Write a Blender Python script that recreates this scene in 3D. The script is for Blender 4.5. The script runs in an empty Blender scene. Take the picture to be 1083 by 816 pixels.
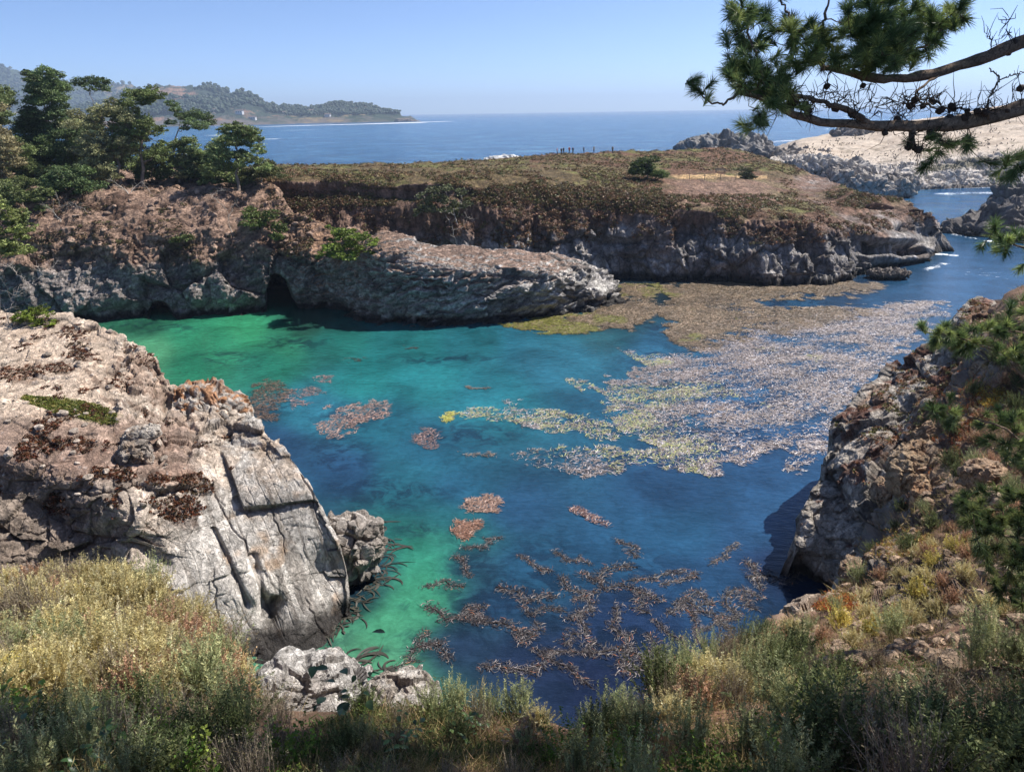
import bpy, math, random
import numpy as np
R = math.radians
scene = bpy.context.scene
COL = scene.collection

# ------------------------------------------------------------------ camera, sky, sun, exposure
PW, PH, FOC = 1083.0, 816.0, 785.0          # the photograph's frame and focal length in its own pixels
CAM = np.array([0.0, 0.0, 24.0])
PITCH, ROLL = R(20.25), R(0.89)
_f = np.array([0, math.cos(PITCH), -math.sin(PITCH)])
_r0 = np.array([1.0, 0, 0]); _u0 = np.cross(_r0, _f)
_r = _r0 * math.cos(ROLL) - _u0 * math.sin(ROLL)
_u = _u0 * math.cos(ROLL) + _r0 * math.sin(ROLL)
cam_d = bpy.data.cameras.new('camera'); cam = bpy.data.objects.new('camera', cam_d); COL.objects.link(cam)
from mathutils import Matrix, Vector
cam.matrix_world = Matrix(((_r[0], _u[0], -_f[0], CAM[0]), (_r[1], _u[1], -_f[1], CAM[1]), (_r[2], _u[2], -_f[2], CAM[2]), (0, 0, 0, 1)))
cam_d.sensor_fit = 'HORIZONTAL'; cam_d.sensor_width = 36.0; cam_d.lens = 36.0 * FOC / PW
cam_d.clip_start = 0.05; cam_d.clip_end = 60000
scene.camera = cam

SUN_AZ, SUN_EL = 63.0, 50.0                  # azimuth to the right of the view, elevation
world = bpy.data.worlds.new('World'); scene.world = world; world.use_nodes = True
nt = world.node_tree; nt.nodes.clear()
sky = nt.nodes.new('ShaderNodeTexSky'); sky.sky_type = 'NISHITA'; sky.sun_disc = False
sky.sun_elevation = R(SUN_EL); sky.sun_rotation = R(SUN_AZ); sky.altitude = 20
sky.air_density = 0.4; sky.dust_density = 0.4; sky.ozone_density = 5.2
bg = nt.nodes.new('ShaderNodeBackground'); bg.inputs[1].default_value = 0.125
out = nt.nodes.new('ShaderNodeOutputWorld')
nt.links.new(sky.outputs[0], bg.inputs[0]); nt.links.new(bg.outputs[0], out.inputs[0])
sun_d = bpy.data.lights.new('sun', 'SUN'); sun_d.energy = 4.9; sun_d.angle = R(0.53); sun_d.color = (1.0, 0.955, 0.89)
sun = bpy.data.objects.new('sun', sun_d); COL.objects.link(sun)
SUNV = Vector((math.sin(R(SUN_AZ)) * math.cos(R(SUN_EL)), math.cos(R(SUN_AZ)) * math.cos(R(SUN_EL)), math.sin(R(SUN_EL))))
sun.rotation_euler = SUNV.to_track_quat('Z', 'Y').to_euler()
vs = scene.view_settings
vs.view_transform = 'Standard'; vs.look = 'None'; vs.gamma = 1.0; vs.use_curve_mapping = False; vs.exposure = 0.7
cy = scene.cycles
cy.max_bounces = 6; cy.diffuse_bounces = 3; cy.glossy_bounces = 3; cy.transmission_bounces = 4; cy.transparent_max_bounces = 8
cy.volume_bounces = 0; cy.use_denoising = True; cy.sample_clamp_indirect = 6.0; cy.caustics_reflective = False; cy.caustics_refractive = False
scene.render.use_persistent_data = False

# ------------------------------------------------------------------ projection helpers (numpy)
def rays(px, py):
    a = (np.asarray(px, float) - PW / 2) / FOC; b = -(np.asarray(py, float) - PH / 2) / FOC
    return _f + a[..., None] * _r + b[..., None] * _u
def W(px, py, z=None, Y=None):
    d = rays(px, py)
    if z is not None: t = (z - CAM[2]) / d[..., 2]
    else: t = (Y - CAM[1]) / d[..., 1]
    return CAM + d * np.asarray(t)[..., None]
def pix(P):
    q = np.asarray(P) - CAM; c = q @ _f
    return PW / 2 + FOC * (q @ _r) / c, PH / 2 - FOC * (q @ _u) / c

# ------------------------------------------------------------------ noise (numpy)
def _h(ix, iy, iz, s):
    n = (ix.astype(np.int64) * 73856093) ^ (iy.astype(np.int64) * 19349663) ^ (iz.astype(np.int64) * 83492791) ^ (s * 1376312589)
    n = (n ^ (n >> 13)) * 1274126177; n = (n ^ (n >> 16)) & 0x7fffffff
    n = (n * 668265263 + 374761393) & 0x7fffffff; n ^= n >> 15
    return (n & 0xffffff) / float(0x1000000)
def vnoise(P, s=0):
    i = np.floor(P).astype(np.int64); f = P - i; f = f * f * f * (f * (f * 6 - 15) + 10)
    x, y, z = i[:, 0], i[:, 1], i[:, 2]; o = 0
    for dx in (0, 1):
        wx = f[:, 0] if dx else 1 - f[:, 0]
        for dy in (0, 1):
            wy = f[:, 1] if dy else 1 - f[:, 1]
            for dz in (0, 1):
                wz = f[:, 2] if dz else 1 - f[:, 2]
                o = o + _h(x + dx, y + dy, z + dz, s) * wx * wy * wz
    return o * 2 - 1
def fbm(P, oct=5, lac=2.03, gain=0.5, s=0, ridge=False):
    o = 0; a = 1.0; n = 0; Q = P.copy()
    for k in range(oct):
        v = vnoise(Q, s + k * 7)
        if ridge: v = 1 - 2 * np.abs(v) ** 0.8
        o = o + a * v; n += a; a *= gain; Q = Q * lac + 17.3
    return o / n
def worley(P, s=0):
    i = np.floor(P).astype(np.int64); N = len(P)
    f1 = np.full(N, 9.0); f2 = np.full(N, 9.0); c1 = np.zeros((N, 3)); idv = np.zeros(N)
    for dx in (-1, 0, 1):
        for dy in (-1, 0, 1):
            for dz in (-1, 0, 1):
                x, y, z = i[:, 0] + dx, i[:, 1] + dy, i[:, 2] + dz
                c = np.stack((x + _h(x, y, z, s + 1), y + _h(x, y, z, s + 2), z + _h(x, y, z, s + 3)), 1)
                d = np.sqrt(((P - c) ** 2).sum(1))
                m = d < f1
                f2 = np.where(m, f1, np.minimum(f2, d)); f1 = np.where(m, d, f1)
                c1[m] = c[m]; idv[m] = _h(x, y, z, s + 4)[m]
    return f1, f2, c1, idv
def blocks(P, size, s=0, tilt=0.9):
    """angular broken-rock displacement: every cell is a tilted facet; returns offset (about -1..1 x size) and crack mask"""
    Q = P / size + 0.16 * np.stack((vnoise(P / size * .7, s), vnoise(P / size * .7, s + 5), vnoise(P / size * .7, s + 9)), 1)
    f1, f2, c, idv = worley(Q, s)
    a = idv * 6.283; b = (idv * 57.31) % 1.0 * 2 - 1
    d = np.stack((np.cos(a) * np.sqrt(1 - b * b), np.sin(a) * np.sqrt(1 - b * b), b), 1)
    off = ((Q - c) * d).sum(1) * tilt + ((idv * 91.7) % 1.0 - 0.5) * 0.5
    edge = np.clip((f2 - f1) / 0.12, 0, 1)
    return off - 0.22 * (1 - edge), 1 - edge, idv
def ss(x, a, b):
    t = np.clip((x - a) / (b - a), 0, 1); return t * t * (3 - 2 * t)
def poly(x, pts):
    p = np.array(pts, float); return np.interp(x, p[:, 0], p[:, 1])
def lin(c):
    c = np.asarray(c, float) / 255.0
    return np.where(c <= .04045, c / 12.92, ((c + .055) / 1.055) ** 2.4)
def mixc(a, b, m): return a * (1 - m[:, None]) + np.asarray(b) * m[:, None]

# ------------------------------------------------------------------ mesh helpers
def mesh_np(name, V, F, mats, parent=None, cols=None, attrs=None, smooth=True, midx=None, uv=None):
    """V (n,3); F (m,k) all the same k, or a list of such arrays"""
    me = bpy.data.meshes.new(name)
    Fs = F if isinstance(F, list) else [F]
    V = np.ascontiguousarray(V, np.float32)
    me.vertices.add(len(V)); me.vertices.foreach_set('co', V.ravel())
    nl = sum(f.size for f in Fs); nf = sum(len(f) for f in Fs)
    me.loops.add(nl); me.polygons.add(nf)
    me.loops.foreach_set('vertex_index', np.concatenate([f.ravel() for f in Fs]).astype(np.int32))
    tot = np.concatenate([np.full(len(f), f.shape[1], np.int32) for f in Fs])
    me.polygons.foreach_set('loop_start', (np.cumsum(tot) - tot).astype(np.int32))
    if midx is not None: me.polygons.foreach_set('material_index', np.asarray(midx, np.int32))
    me.update(calc_edges=True)
    me.polygons.foreach_set('use_smooth', np.full(nf, bool(smooth)))
    if cols is not None:
        a = me.color_attributes.new('col', 'FLOAT_COLOR', 'POINT')
        c = np.ones((len(V), 4), np.float32); c[:, :3] = cols; a.data.foreach_set('color', c.ravel())
    for k, v in (attrs or {}).items():
        a = me.attributes.new(k, 'FLOAT', 'POINT'); a.data.foreach_set('value', np.asarray(v, np.float32))
    for m in (mats if isinstance(mats, (list, tuple)) else [mats]): me.materials.append(m)
    me.validate(verbose=False)
    o = bpy.data.objects.new(name, me); COL.objects.link(o)
    if parent is not None: o.parent = parent
    return o
def tag(o, label=None, cat=None, group=None, kind=None):
    for k, v in (('label', label), ('category', cat), ('group', group), ('kind', kind)):
        if v: o[k] = v
    return o
def empty(name, loc, rz=0.0):
    o = bpy.data.objects.new(name, None); COL.objects.link(o); o.location = [float(v) for v in loc]; o.rotation_euler = (0, 0, rz); o.empty_display_size = .1
    return o
def copy_tree(o, parent=None):
    c = o.copy(); COL.objects.link(c); c.parent = parent
    for ch in list(o.children): copy_tree(ch, c)
    return c
def tube(P, rad, sides=6):
    P = np.array(P, float); n = len(P); T = np.gradient(P, axis=0); T /= np.linalg.norm(T, axis=1)[:, None] + 1e-9
    up = np.array([0.3, 0.2, 1.0]) if abs(T[0, 2]) < .9 else np.array([1.0, 0, 0]); U = np.cross(T, up); U /= np.linalg.norm(U, axis=1)[:, None] + 1e-9; Vv = np.cross(T, U)
    a = np.arange(sides) * 2 * np.pi / sides; r = np.broadcast_to(np.asarray(rad, float), (n,))
    V = P[:, None] + r[:, None, None] * (np.cos(a)[None, :, None] * U[:, None] + np.sin(a)[None, :, None] * Vv[:, None])
    i = np.arange(n - 1)[:, None] * sides; j = np.arange(sides)[None]; k = (j + 1) % sides
    F = np.stack((i + j, i + k, i + sides + k, i + sides + j), -1).reshape(-1, 4)
    return V.reshape(-1, 3), F
def grid_faces(nr, nc, off=0):
    i = np.arange(nr * nc).reshape(nr, nc) + off
    return np.stack((i[:-1, :-1], i[:-1, 1:], i[1:, 1:], i[1:, :-1]), -1).reshape(-1, 4)

def tps(ctrl, sx=1.0, sy=1.0, lam=1e-4):
    """ctrl rows (px, py, value) -> smooth interpolant (linear-kernel biharmonic in 3-D sense: r)"""
    c = np.array(ctrl, float); X = np.stack((c[:, 0] * sx, c[:, 1] * sy), 1) / 100.0; v = c[:, 2]
    n = len(c); D = np.sqrt(((X[:, None] - X[None]) ** 2).sum(-1) + 0.004)
    A = np.zeros((n + 3, n + 3)); A[:n, :n] = -D + np.eye(n) * lam; A[:n, n] = 1; A[:n, n + 1:] = X; A[n, :n] = 1; A[n + 1:, :n] = X.T
    w = np.linalg.solve(A, np.concatenate((v, np.zeros(3))))
    def f(px, py):
        sh = px.shape; q = np.stack((px.ravel() * sx, py.ravel() * sy), 1) / 100.0; o = np.zeros(len(q))
        for s in range(0, len(q), 20000):
            qq = q[s:s + 20000]; d = np.sqrt(((qq[:, None] - X[None]) ** 2).sum(-1) + 0.004)
            o[s:s + 20000] = -d @ w[:n] + w[n] + qq @ w[n + 1:]
        return o.reshape(sh)
    return f
def relief(ctrl, px, top, bot, nrow, skirt=((0.5, -0.35), (1.2, -1.5), (1.9, -3.4)), floor=-1.5, sides=True, power=1.0, rs=1.0, sx=1.0):
    """A land form interpolated through surveyed points (px, py, 'z'|'y', value) -> vertex grid with hidden sides closed down to the floor level."""
    cc = []
    for a in ctrl:
        p = W(a[0], a[1], z=a[3]) if a[2] == 'z' else W(a[0], a[1], Y=a[3])
        cc.append((a[0], a[1], 1.0 / ((p - CAM) @ _f)))
    f = tps(cc, sx=sx)
    T = poly(px, top); B = poly(px, bot)
    v = np.linspace(0, 1, nrow)[:, None] ** power
    PX = np.repeat(px[None], nrow, 0); PY = B[None] * (1 - v) + T[None] * v
    inv = np.maximum(f(PX, PY), 1 / 6000.0)
    P = CAM + rays(PX, PY) / inv[..., None]
    rows = [P[i] for i in range(nrow)]
    away = P[-1] - CAM; away[:, 2] = 0; away /= np.linalg.norm(away, axis=1)[:, None]
    for (dxy, dz) in skirt:
        q = P[-1] + away * dxy * rs; q[:, 2] = np.maximum(q[:, 2] + dz * rs, floor); rows.append(q)
    l = rows[-1]
    for k in (0.25, .5, .75, 1.0):
        q = l + away * 0.6 * k * rs; q[:, 2] = l[:, 2] * (1 - k) + floor * k; rows.append(q)
    b0 = rows[0]; aw0 = b0 - CAM; aw0[:, 2] = 0; aw0 /= np.linalg.norm(aw0, axis=1)[:, None]
    low = []
    for k in (0.33, 0.66, 1.0):
        q = b0 - aw0 * 0.5 * k * rs; q[:, 2] = b0[:, 2] * (1 - k) + np.minimum(floor, b0[:, 2] - .5) * k; low.insert(0, q)
    G = np.stack(low + rows)
    if sides:
        def side(c, sgn):
            o = []
            for k in (0.25, .5, .75, 1.0):
                q = c.copy(); d = np.array([sgn * 0.8, 0, 0]) * rs; q = q + d * k; q[:, 2] = c[:, 2] * (1 - k) + floor * k; o.append(q)
            return o
        Ls = side(G[:, 0], -1)[::-1]; Rs = side(G[:, -1], 1)
        G = np.concatenate([np.stack(Ls, 1), G, np.stack(Rs, 1)], 1)
    return G
def gnormals(G):
    du = np.gradient(G, axis=1); dv = np.gradient(G, axis=0)
    n = np.cross(du, dv); n /= np.linalg.norm(n, axis=-1, keepdims=True) + 1e-9
    return n
def smooth_n(n, k=2):
    for _ in range(k):
        m = n.copy(); m[1:-1] = n[:-2] + n[1:-1] * 2 + n[2:]; m[:, 1:-1] = m[:, :-2] + m[:, 1:-1] * 2 + m[:, 2:]
        n = m / (np.linalg.norm(m, axis=-1, keepdims=True) + 1e-9)
    return n

# ------------------------------------------------------------------ materials
def mat(name):
    m = bpy.data.materials.new(name); m.use_nodes = True; t = m.node_tree; t.nodes.clear()
    return m, t
def nd(t, ty, **kw):
    n = t.nodes.new('ShaderNode' + ty)
    for k, v in kw.items():
        if k.startswith('i_'): n.inputs[k[2:].replace('_', ' ')].default_value = v
        else: setattr(n, k, v)
    return n
def rock_mat(name, scale=1.0, bump=0.35, fine=6.0, rough=0.93, var=0.5, crack=1.0, grain=None, gf=7.0, gs=.5):
    """albedo from the surveyed colour attribute broken up by grain, veins and pits; bump at two scales"""
    m, t = mat(name); L = t.links.new
    g = nd(t, 'NewGeometry'); a = nd(t, 'Attribute', attribute_name='col')
    mp = nd(t, 'Mapping'); L(g.outputs['Position'], mp.inputs[0]); mp.inputs['Scale'].default_value = (scale, scale, scale)
    n1 = nd(t, 'TexNoise'); n1.inputs['Scale'].default_value = 1.3; n1.inputs['Detail'].default_value = 8; n1.inputs['Roughness'].default_value = .65; L(mp.outputs[0], n1.inputs[0])
    n2 = nd(t, 'TexNoise'); n2.inputs['Scale'].default_value = fine; n2.inputs['Detail'].default_value = 6; n2.inputs['Roughness'].default_value = .78; L(mp.outputs[0], n2.inputs[0])
    vo = nd(t, 'TexVoronoi', feature='DISTANCE_TO_EDGE'); vo.inputs['Scale'].default_value = fine * .55; 
    wn = nd(t, 'TexNoise'); wn.inputs['Scale'].default_value = fine * .5; L(mp.outputs[0], wn.inputs[0])
    ad = nd(t, 'VectorMath', operation='ADD'); L(mp.outputs[0], ad.inputs[0])
    sc = nd(t, 'VectorMath', operation='SCALE'); sc.inputs['Scale'].default_value = .9; L(wn.outputs['Color'], sc.inputs[0]); L(sc.outputs[0], ad.inputs[1]); L(ad.outputs[0], vo.inputs[0])
    cr = nd(t, 'MapRange'); cr.inputs['From Max'].default_value = .05; L(vo.outputs['Distance'], cr.inputs[0])
    r1 = nd(t, 'MapRange'); r1.inputs['From Min'].default_value = .32; r1.inputs['From Max'].default_value = .68; r1.inputs['To Min'].default_value = 1 - var; r1.inputs['To Max'].default_value = 1 + var * .75; L(n1.outputs[0], r1.inputs[0])
    r2 = nd(t, 'MapRange'); r2.inputs['From Min'].default_value = .3; r2.inputs['From Max'].default_value = .7; r2.inputs['To Min'].default_value = 1 - var * .7; r2.inputs['To Max'].default_value = 1 + var * .55; L(n2.outputs[0], r2.inputs[0])
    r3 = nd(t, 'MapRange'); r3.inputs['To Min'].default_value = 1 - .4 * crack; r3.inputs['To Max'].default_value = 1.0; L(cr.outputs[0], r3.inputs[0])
    mu = nd(t, 'Math', operation='MULTIPLY'); L(r1.outputs[0], mu.inputs[0]); L(r2.outputs[0], mu.inputs[1])
    mu2 = nd(t, 'Math', operation='MULTIPLY'); L(mu.outputs[0], mu2.inputs[0]); L(r3.outputs[0], mu2.inputs[1])
    vm = nd(t, 'VectorMath', operation='SCALE'); L(a.outputs['Color'], vm.inputs[0]); L(mu2.outputs[0], vm.inputs['Scale'])
    b = nd(t, 'BsdfPrincipled'); b.inputs['Roughness'].default_value = rough; b.inputs['Specular IOR Level'].default_value = .25
    L(vm.outputs[0], b.inputs['Base Color'])
    s1 = nd(t, 'Math', operation='MULTIPLY_ADD'); s1.inputs[1].default_value = .35 * crack; L(cr.outputs[0], s1.inputs[0]); L(n2.outputs[0], s1.inputs[2])
    if grain is not None:   # weathering lines along the dip of the rock
        v = np.array(grain, float); v /= np.linalg.norm(v); e1 = np.cross(v, (0.3, 1, .2)); e1 /= np.linalg.norm(e1); e2 = np.cross(v, e1)
        cb = nd(t, 'CombineXYZ')
        for k, (ax, f_) in enumerate(((e1, gf), (e2, gf * .6), (v, gf * .07))):
            dp = nd(t, 'VectorMath', operation='DOT_PRODUCT'); dp.inputs[1].default_value = [float(q * f_) for q in ax]; L(ad.outputs[0], dp.inputs[0]); L(dp.outputs['Value'], cb.inputs[k])
        gn = nd(t, 'TexNoise'); gn.inputs['Scale'].default_value = 1.0; gn.inputs['Detail'].default_value = 7; gn.inputs['Roughness'].default_value = .72; gn.inputs['Distortion'].default_value = .4; L(cb.outputs[0], gn.inputs[0])
        gr = nd(t, 'MapRange'); gr.inputs['From Min'].default_value = .36; gr.inputs['From Max'].default_value = .54; L(gn.outputs[0], gr.inputs[0])
        g2 = nd(t, 'MapRange'); g2.inputs['To Min'].default_value = 1 - gs; g2.inputs['To Max'].default_value = 1.08; L(gr.outputs[0], g2.inputs[0])
        v2 = nd(t, 'VectorMath', operation='SCALE'); L(vm.outputs[0], v2.inputs[0]); L(g2.outputs[0], v2.inputs['Scale']); L(v2.outputs[0], b.inputs['Base Color'])
        s3 = nd(t, 'Math', operation='MULTIPLY_ADD'); s3.inputs[1].default_value = .9; L(gr.outputs[0], s3.inputs[0]); L(s1.outputs[0], s3.inputs[2]); s1 = s3
    bp = nd(t, 'Bump'); bp.inputs['Strength'].default_value = 1.0; bp.inputs['Distance'].default_value = bump; L(s1.outputs[0], bp.inputs['Height']); L(bp.outputs[0], b.inputs['Normal'])
    o = nd(t, 'OutputMaterial'); L(b.outputs[0], o.inputs[0])
    return m
def leaf_mat(name, trans=0.35, rough=0.6, spec=.3, attr=True, color=None, var=.3, vscale=8.0):
    m, t = mat(name); L = t.links.new
    b = nd(t, 'BsdfPrincipled'); b.inputs['Roughness'].default_value = rough; b.inputs['Specular IOR Level'].default_value = spec
    if color is not None: a = nd(t, 'RGB'); a.outputs[0].default_value = (*color, 1); co = a.outputs[0]
    else: a = nd(t, 'Attribute', attribute_name='col'); co = a.outputs['Color']
    oi = nd(t, 'ObjectInfo'); g = nd(t, 'NewGeometry')
    n1 = nd(t, 'TexNoise'); n1.inputs['Scale'].default_value = vscale; L(g.outputs['Position'], n1.inputs[0])
    r1 = nd(t, 'MapRange'); r1.inputs['From Min'].default_value = .3; r1.inputs['From Max'].default_value = .7; r1.inputs['To Min'].default_value = 1 - var; r1.inputs['To Max'].default_value = 1 + var; L(n1.outputs[0], r1.inputs[0])
    r2 = nd(t, 'MapRange'); r2.inputs['To Min'].default_value = .85; r2.inputs['To Max'].default_value = 1.15; L(oi.outputs['Random'], r2.inputs[0])
    mu = nd(t, 'Math', operation='MULTIPLY'); L(r1.outputs[0], mu.inputs[0]); L(r2.outputs[0], mu.inputs[1])
    vm = nd(t, 'VectorMath', operation='SCALE'); L(co, vm.inputs[0]); L(mu.outputs[0], vm.inputs['Scale'])
    L(vm.outputs[0], b.inputs['Base Color'])
    tr = nd(t, 'BsdfTranslucent'); L(vm.outputs[0], tr.inputs[0])
    mx = nd(t, 'MixShader'); mx.inputs[0].default_value = trans; L(b.outputs[0], mx.inputs[1]); L(tr.outputs[0], mx.inputs[2])
    o = nd(t, 'OutputMaterial'); L(mx.outputs[0], o.inputs[0])
    return m
# ------------------------------------------------------------------ sea: one sheet from the cove to the horizon
def water_mat():
    m, t = mat('sea_water'); L = t.links.new
    g = nd(t, 'NewGeometry'); a = nd(t, 'Attribute', attribute_name='col'); fo = nd(t, 'Attribute', attribute_name='foam'); op = nd(t, 'Attribute', attribute_name='open'); we = nd(t, 'Attribute', attribute_name='weed')
    def noise(scale, det=4, rg=.55, sx=1, sy=1, dist=0.0):
        mp = nd(t, 'Mapping'); mp.inputs['Scale'].default_value = (sx, sy, 1); mp.inputs['Rotation'].default_value = (0, 0, R(25)); L(g.outputs['Position'], mp.inputs[0])
        n = nd(t, 'TexNoise'); n.inputs['Scale'].default_value = scale; n.inputs['Detail'].default_value = det; n.inputs['Roughness'].default_value = rg; n.inputs['Distortion'].default_value = dist; L(mp.outputs[0], n.inputs[0]); return n
    # sand ripples, submerged weed and cloudy water below the surface
    w1 = noise(.55, 7, .68, dist=.8); wr = nd(t, 'MapRange'); wr.inputs['From Min'].default_value = .46; wr.inputs['From Max'].default_value = .56; L(w1.outputs[0], wr.inputs[0])
    wm = nd(t, 'Math', operation='MULTIPLY'); L(wr.outputs[0], wm.inputs[0]); L(we.outputs['Fac'], wm.inputs[1])
    c1 = noise(.16, 6, .6, dist=.5); cr = nd(t, 'MapRange'); cr.inputs['From Min'].default_value = .3; cr.inputs['From Max'].default_value = .7; cr.inputs['To Min'].default_value = .62; cr.inputs['To Max'].default_value = 1.38; L(c1.outputs[0], cr.inputs[0])
    sv = nd(t, 'VectorMath', operation='SCALE'); L(a.outputs['Color'], sv.inputs[0]); L(cr.outputs[0], sv.inputs['Scale'])
    c2 = noise(1.6, 5, .6, dist=1.2); c2r = nd(t, 'MapRange'); c2r.inputs['From Min'].default_value = .35; c2r.inputs['From Max'].default_value = .65; c2r.inputs['To Min'].default_value = .84; c2r.inputs['To Max'].default_value = 1.16; L(c2.outputs[0], c2r.inputs[0])
    sv2 = nd(t, 'VectorMath', operation='SCALE'); L(sv.outputs[0], sv2.inputs[0]); L(c2r.outputs[0], sv2.inputs['Scale'])
    dk = nd(t, 'VectorMath', operation='MULTIPLY_ADD'); L(sv2.outputs[0], dk.inputs[0]); dk.inputs[1].default_value = (.22, .22, .30); dk.inputs[2].default_value = (.004, .009, .014)
    mx = nd(t, 'Mix', data_type='RGBA'); L(wm.outputs[0], mx.inputs['Factor']); L(sv2.outputs[0], mx.inputs['A']); L(dk.outputs[0], mx.inputs['B'])
    st_ = noise(.028, 10, .78, dist=.4); sr_ = nd(t, 'MapRange'); sr_.inputs['From Min'].default_value = .5; sr_.inputs['From Max'].default_value = .66; sr_.inputs['To Max'].default_value = .7; L(st_.outputs[0], sr_.inputs[0])  # pale streaks: wavelet reflections painted into the open-water colour
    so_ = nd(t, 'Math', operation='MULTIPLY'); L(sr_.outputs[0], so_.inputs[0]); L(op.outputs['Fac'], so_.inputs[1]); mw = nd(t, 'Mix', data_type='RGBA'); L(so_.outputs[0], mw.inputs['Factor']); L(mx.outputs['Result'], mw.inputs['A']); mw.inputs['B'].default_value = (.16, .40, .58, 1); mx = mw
    # foam
    f1 = noise(.9, 8, .75, dist=.6); fa = nd(t, 'Math', operation='ADD'); L(f1.outputs[0], fa.inputs[0]); L(fo.outputs['Fac'], fa.inputs[1])
    fr = nd(t, 'MapRange'); fr.inputs['From Min'].default_value = 1.0; fr.inputs['From Max'].default_value = 1.14; L(fa.outputs[0], fr.inputs[0])
    mf = nd(t, 'Mix', data_type='RGBA'); L(fr.outputs[0], mf.inputs['Factor']); L(mx.outputs['Result'], mf.inputs['A']); mf.inputs['B'].default_value = (.8, .82, .84, 1)
    b = nd(t, 'BsdfPrincipled'); L(mf.outputs['Result'], b.inputs['Base Color']); b.inputs['IOR'].default_value = 1.333; b.inputs['Specular IOR Level'].default_value = .4; b.inputs['Specular Tint'].default_value = (.66, .93, 1, 1)
    ro = nd(t, 'MapRange'); ro.inputs['To Min'].default_value = .10; ro.inputs['To Max'].default_value = .16; L(op.outputs['Fac'], ro.inputs[0])
    rf = nd(t, 'Math', operation='MAXIMUM'); fs = nd(t, 'Math', operation='MULTIPLY'); fs.inputs[1].default_value = .8; L(fr.outputs[0], fs.inputs[0]); L(ro.outputs[0], rf.inputs[0]); L(fs.outputs[0], rf.inputs[1]); L(rf.outputs[0], b.inputs['Roughness'])
    # ripples: fine in the cove, longer wind waves on the open water
    r1 = noise(1.1, 5, .6, sy=2.2); r2 = noise(.16, 7, .62, sy=2.0)
    b1 = nd(t, 'Bump'); b1.inputs['Distance'].default_value = .17; L(r1.outputs[0], b1.inputs['Height'])
    s1 = nd(t, 'MapRange'); s1.inputs['To Min'].default_value = .42; s1.inputs['To Max'].default_value = .9; L(op.outputs['Fac'], s1.inputs[0]); L(s1.outputs[0], b1.inputs['Strength'])
    b2 = nd(t, 'Bump'); b2.inputs['Distance'].default_value = 2.6; L(r2.outputs[0], b2.inputs['Height']); L(op.outputs['Fac'], b2.inputs['Strength']); L(b1.outputs[0], b2.inputs['Normal'])
    r3 = noise(.03, 8, .7, sy=1.6); b3 = nd(t, 'Bump'); b3.inputs['Distance'].default_value = 9.0; L(r3.outputs[0], b3.inputs['Height']); L(op.outputs['Fac'], b3.inputs['Strength']); L(b2.outputs[0], b3.inputs['Normal']); b2 = b3
    L(b2.outputs[0], b.inputs['Normal'])
    o = nd(t, 'OutputMaterial'); L(b.outputs[0], o.inputs[0])
    return m
WEED = (.012, .03, .05)
# colour of the water itself (sand below, depth) surveyed over the cove: px, py, sRGB-ish colour, weight radius
WC = [(150, 345, (20, 105, 70)), (200, 355, (22, 135, 84)), (260, 350, (30, 150, 85)), (320, 345, (12, 70, 60)), (200, 385, (5, 115, 75)), (280, 385, (5, 110, 85)), (160, 372, (60, 155, 95)),
      (350, 365, (8, 100, 95)), (430, 370, (8, 100, 105)), (500, 365, (8, 90, 105)), (560, 365, (20, 95, 125)), (380, 400, (5, 112, 115)), (450, 400, (5, 112, 122)), (520, 420, (5, 105, 125)),
      (600, 390, (18, 98, 130)), (640, 430, (10, 85, 120)), (330, 440, (20, 100, 130)), (300, 470, (12, 55, 90)), (400, 450, (5, 90, 115)), (450, 480, (6, 80, 110)), (370, 500, (12, 60, 100)), (430, 530, (8, 85, 105)),
      (480, 520, (10, 75, 110)), (550, 540, (12, 62, 100)), (420, 560, (20, 105, 100)), (440, 580, (20, 130, 95)), (445, 620, (35, 140, 90)), (420, 660, (50, 150, 95)), (395, 700, (60, 150, 95)), (470, 550, (12, 90, 105)), (455, 600, (26, 135, 90)),
      (425, 500, (8, 85, 108)), (370, 570, (12, 45, 80)), (390, 600, (14, 48, 78)), (385, 630, (12, 42, 70)), (350, 700, (60, 140, 95)), (490, 600, (12, 50, 85)), (480, 680, (14, 40, 75)), (520, 640, (12, 52, 88)), (560, 600, (12, 68, 105)), (560, 700, (14, 38, 72)),
      (640, 580, (12, 66, 105)), (660, 660, (14, 45, 85)), (640, 720, (12, 34, 70)), (720, 560, (14, 70, 112)), (760, 620, (14, 62, 105)), (800, 560, (16, 64, 108)), (820, 500, (18, 70, 120)), (720, 520, (14, 62, 105)), (820, 600, (12, 40, 78)),
      (700, 370, (22, 85, 125)), (780, 400, (24, 78, 125)), (860, 400, (24, 75, 120)), (860, 340, (24, 75, 118)), (940, 320, (24, 74, 118)), (900, 300, (16, 55, 90)), (1000, 290, (26, 76, 122)), (1000, 230, (26, 72, 112)), (940, 260, (24, 66, 104)), (690, 300, (18, 45, 60)), (640, 350, (18, 85, 100)),
      (430, 640, (40, 145, 92)), (460, 570, (24, 120, 95)), (300, 360, (24, 125, 85)), (240, 365, (20, 135, 84)), (660, 340, (14, 60, 75))]
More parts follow.
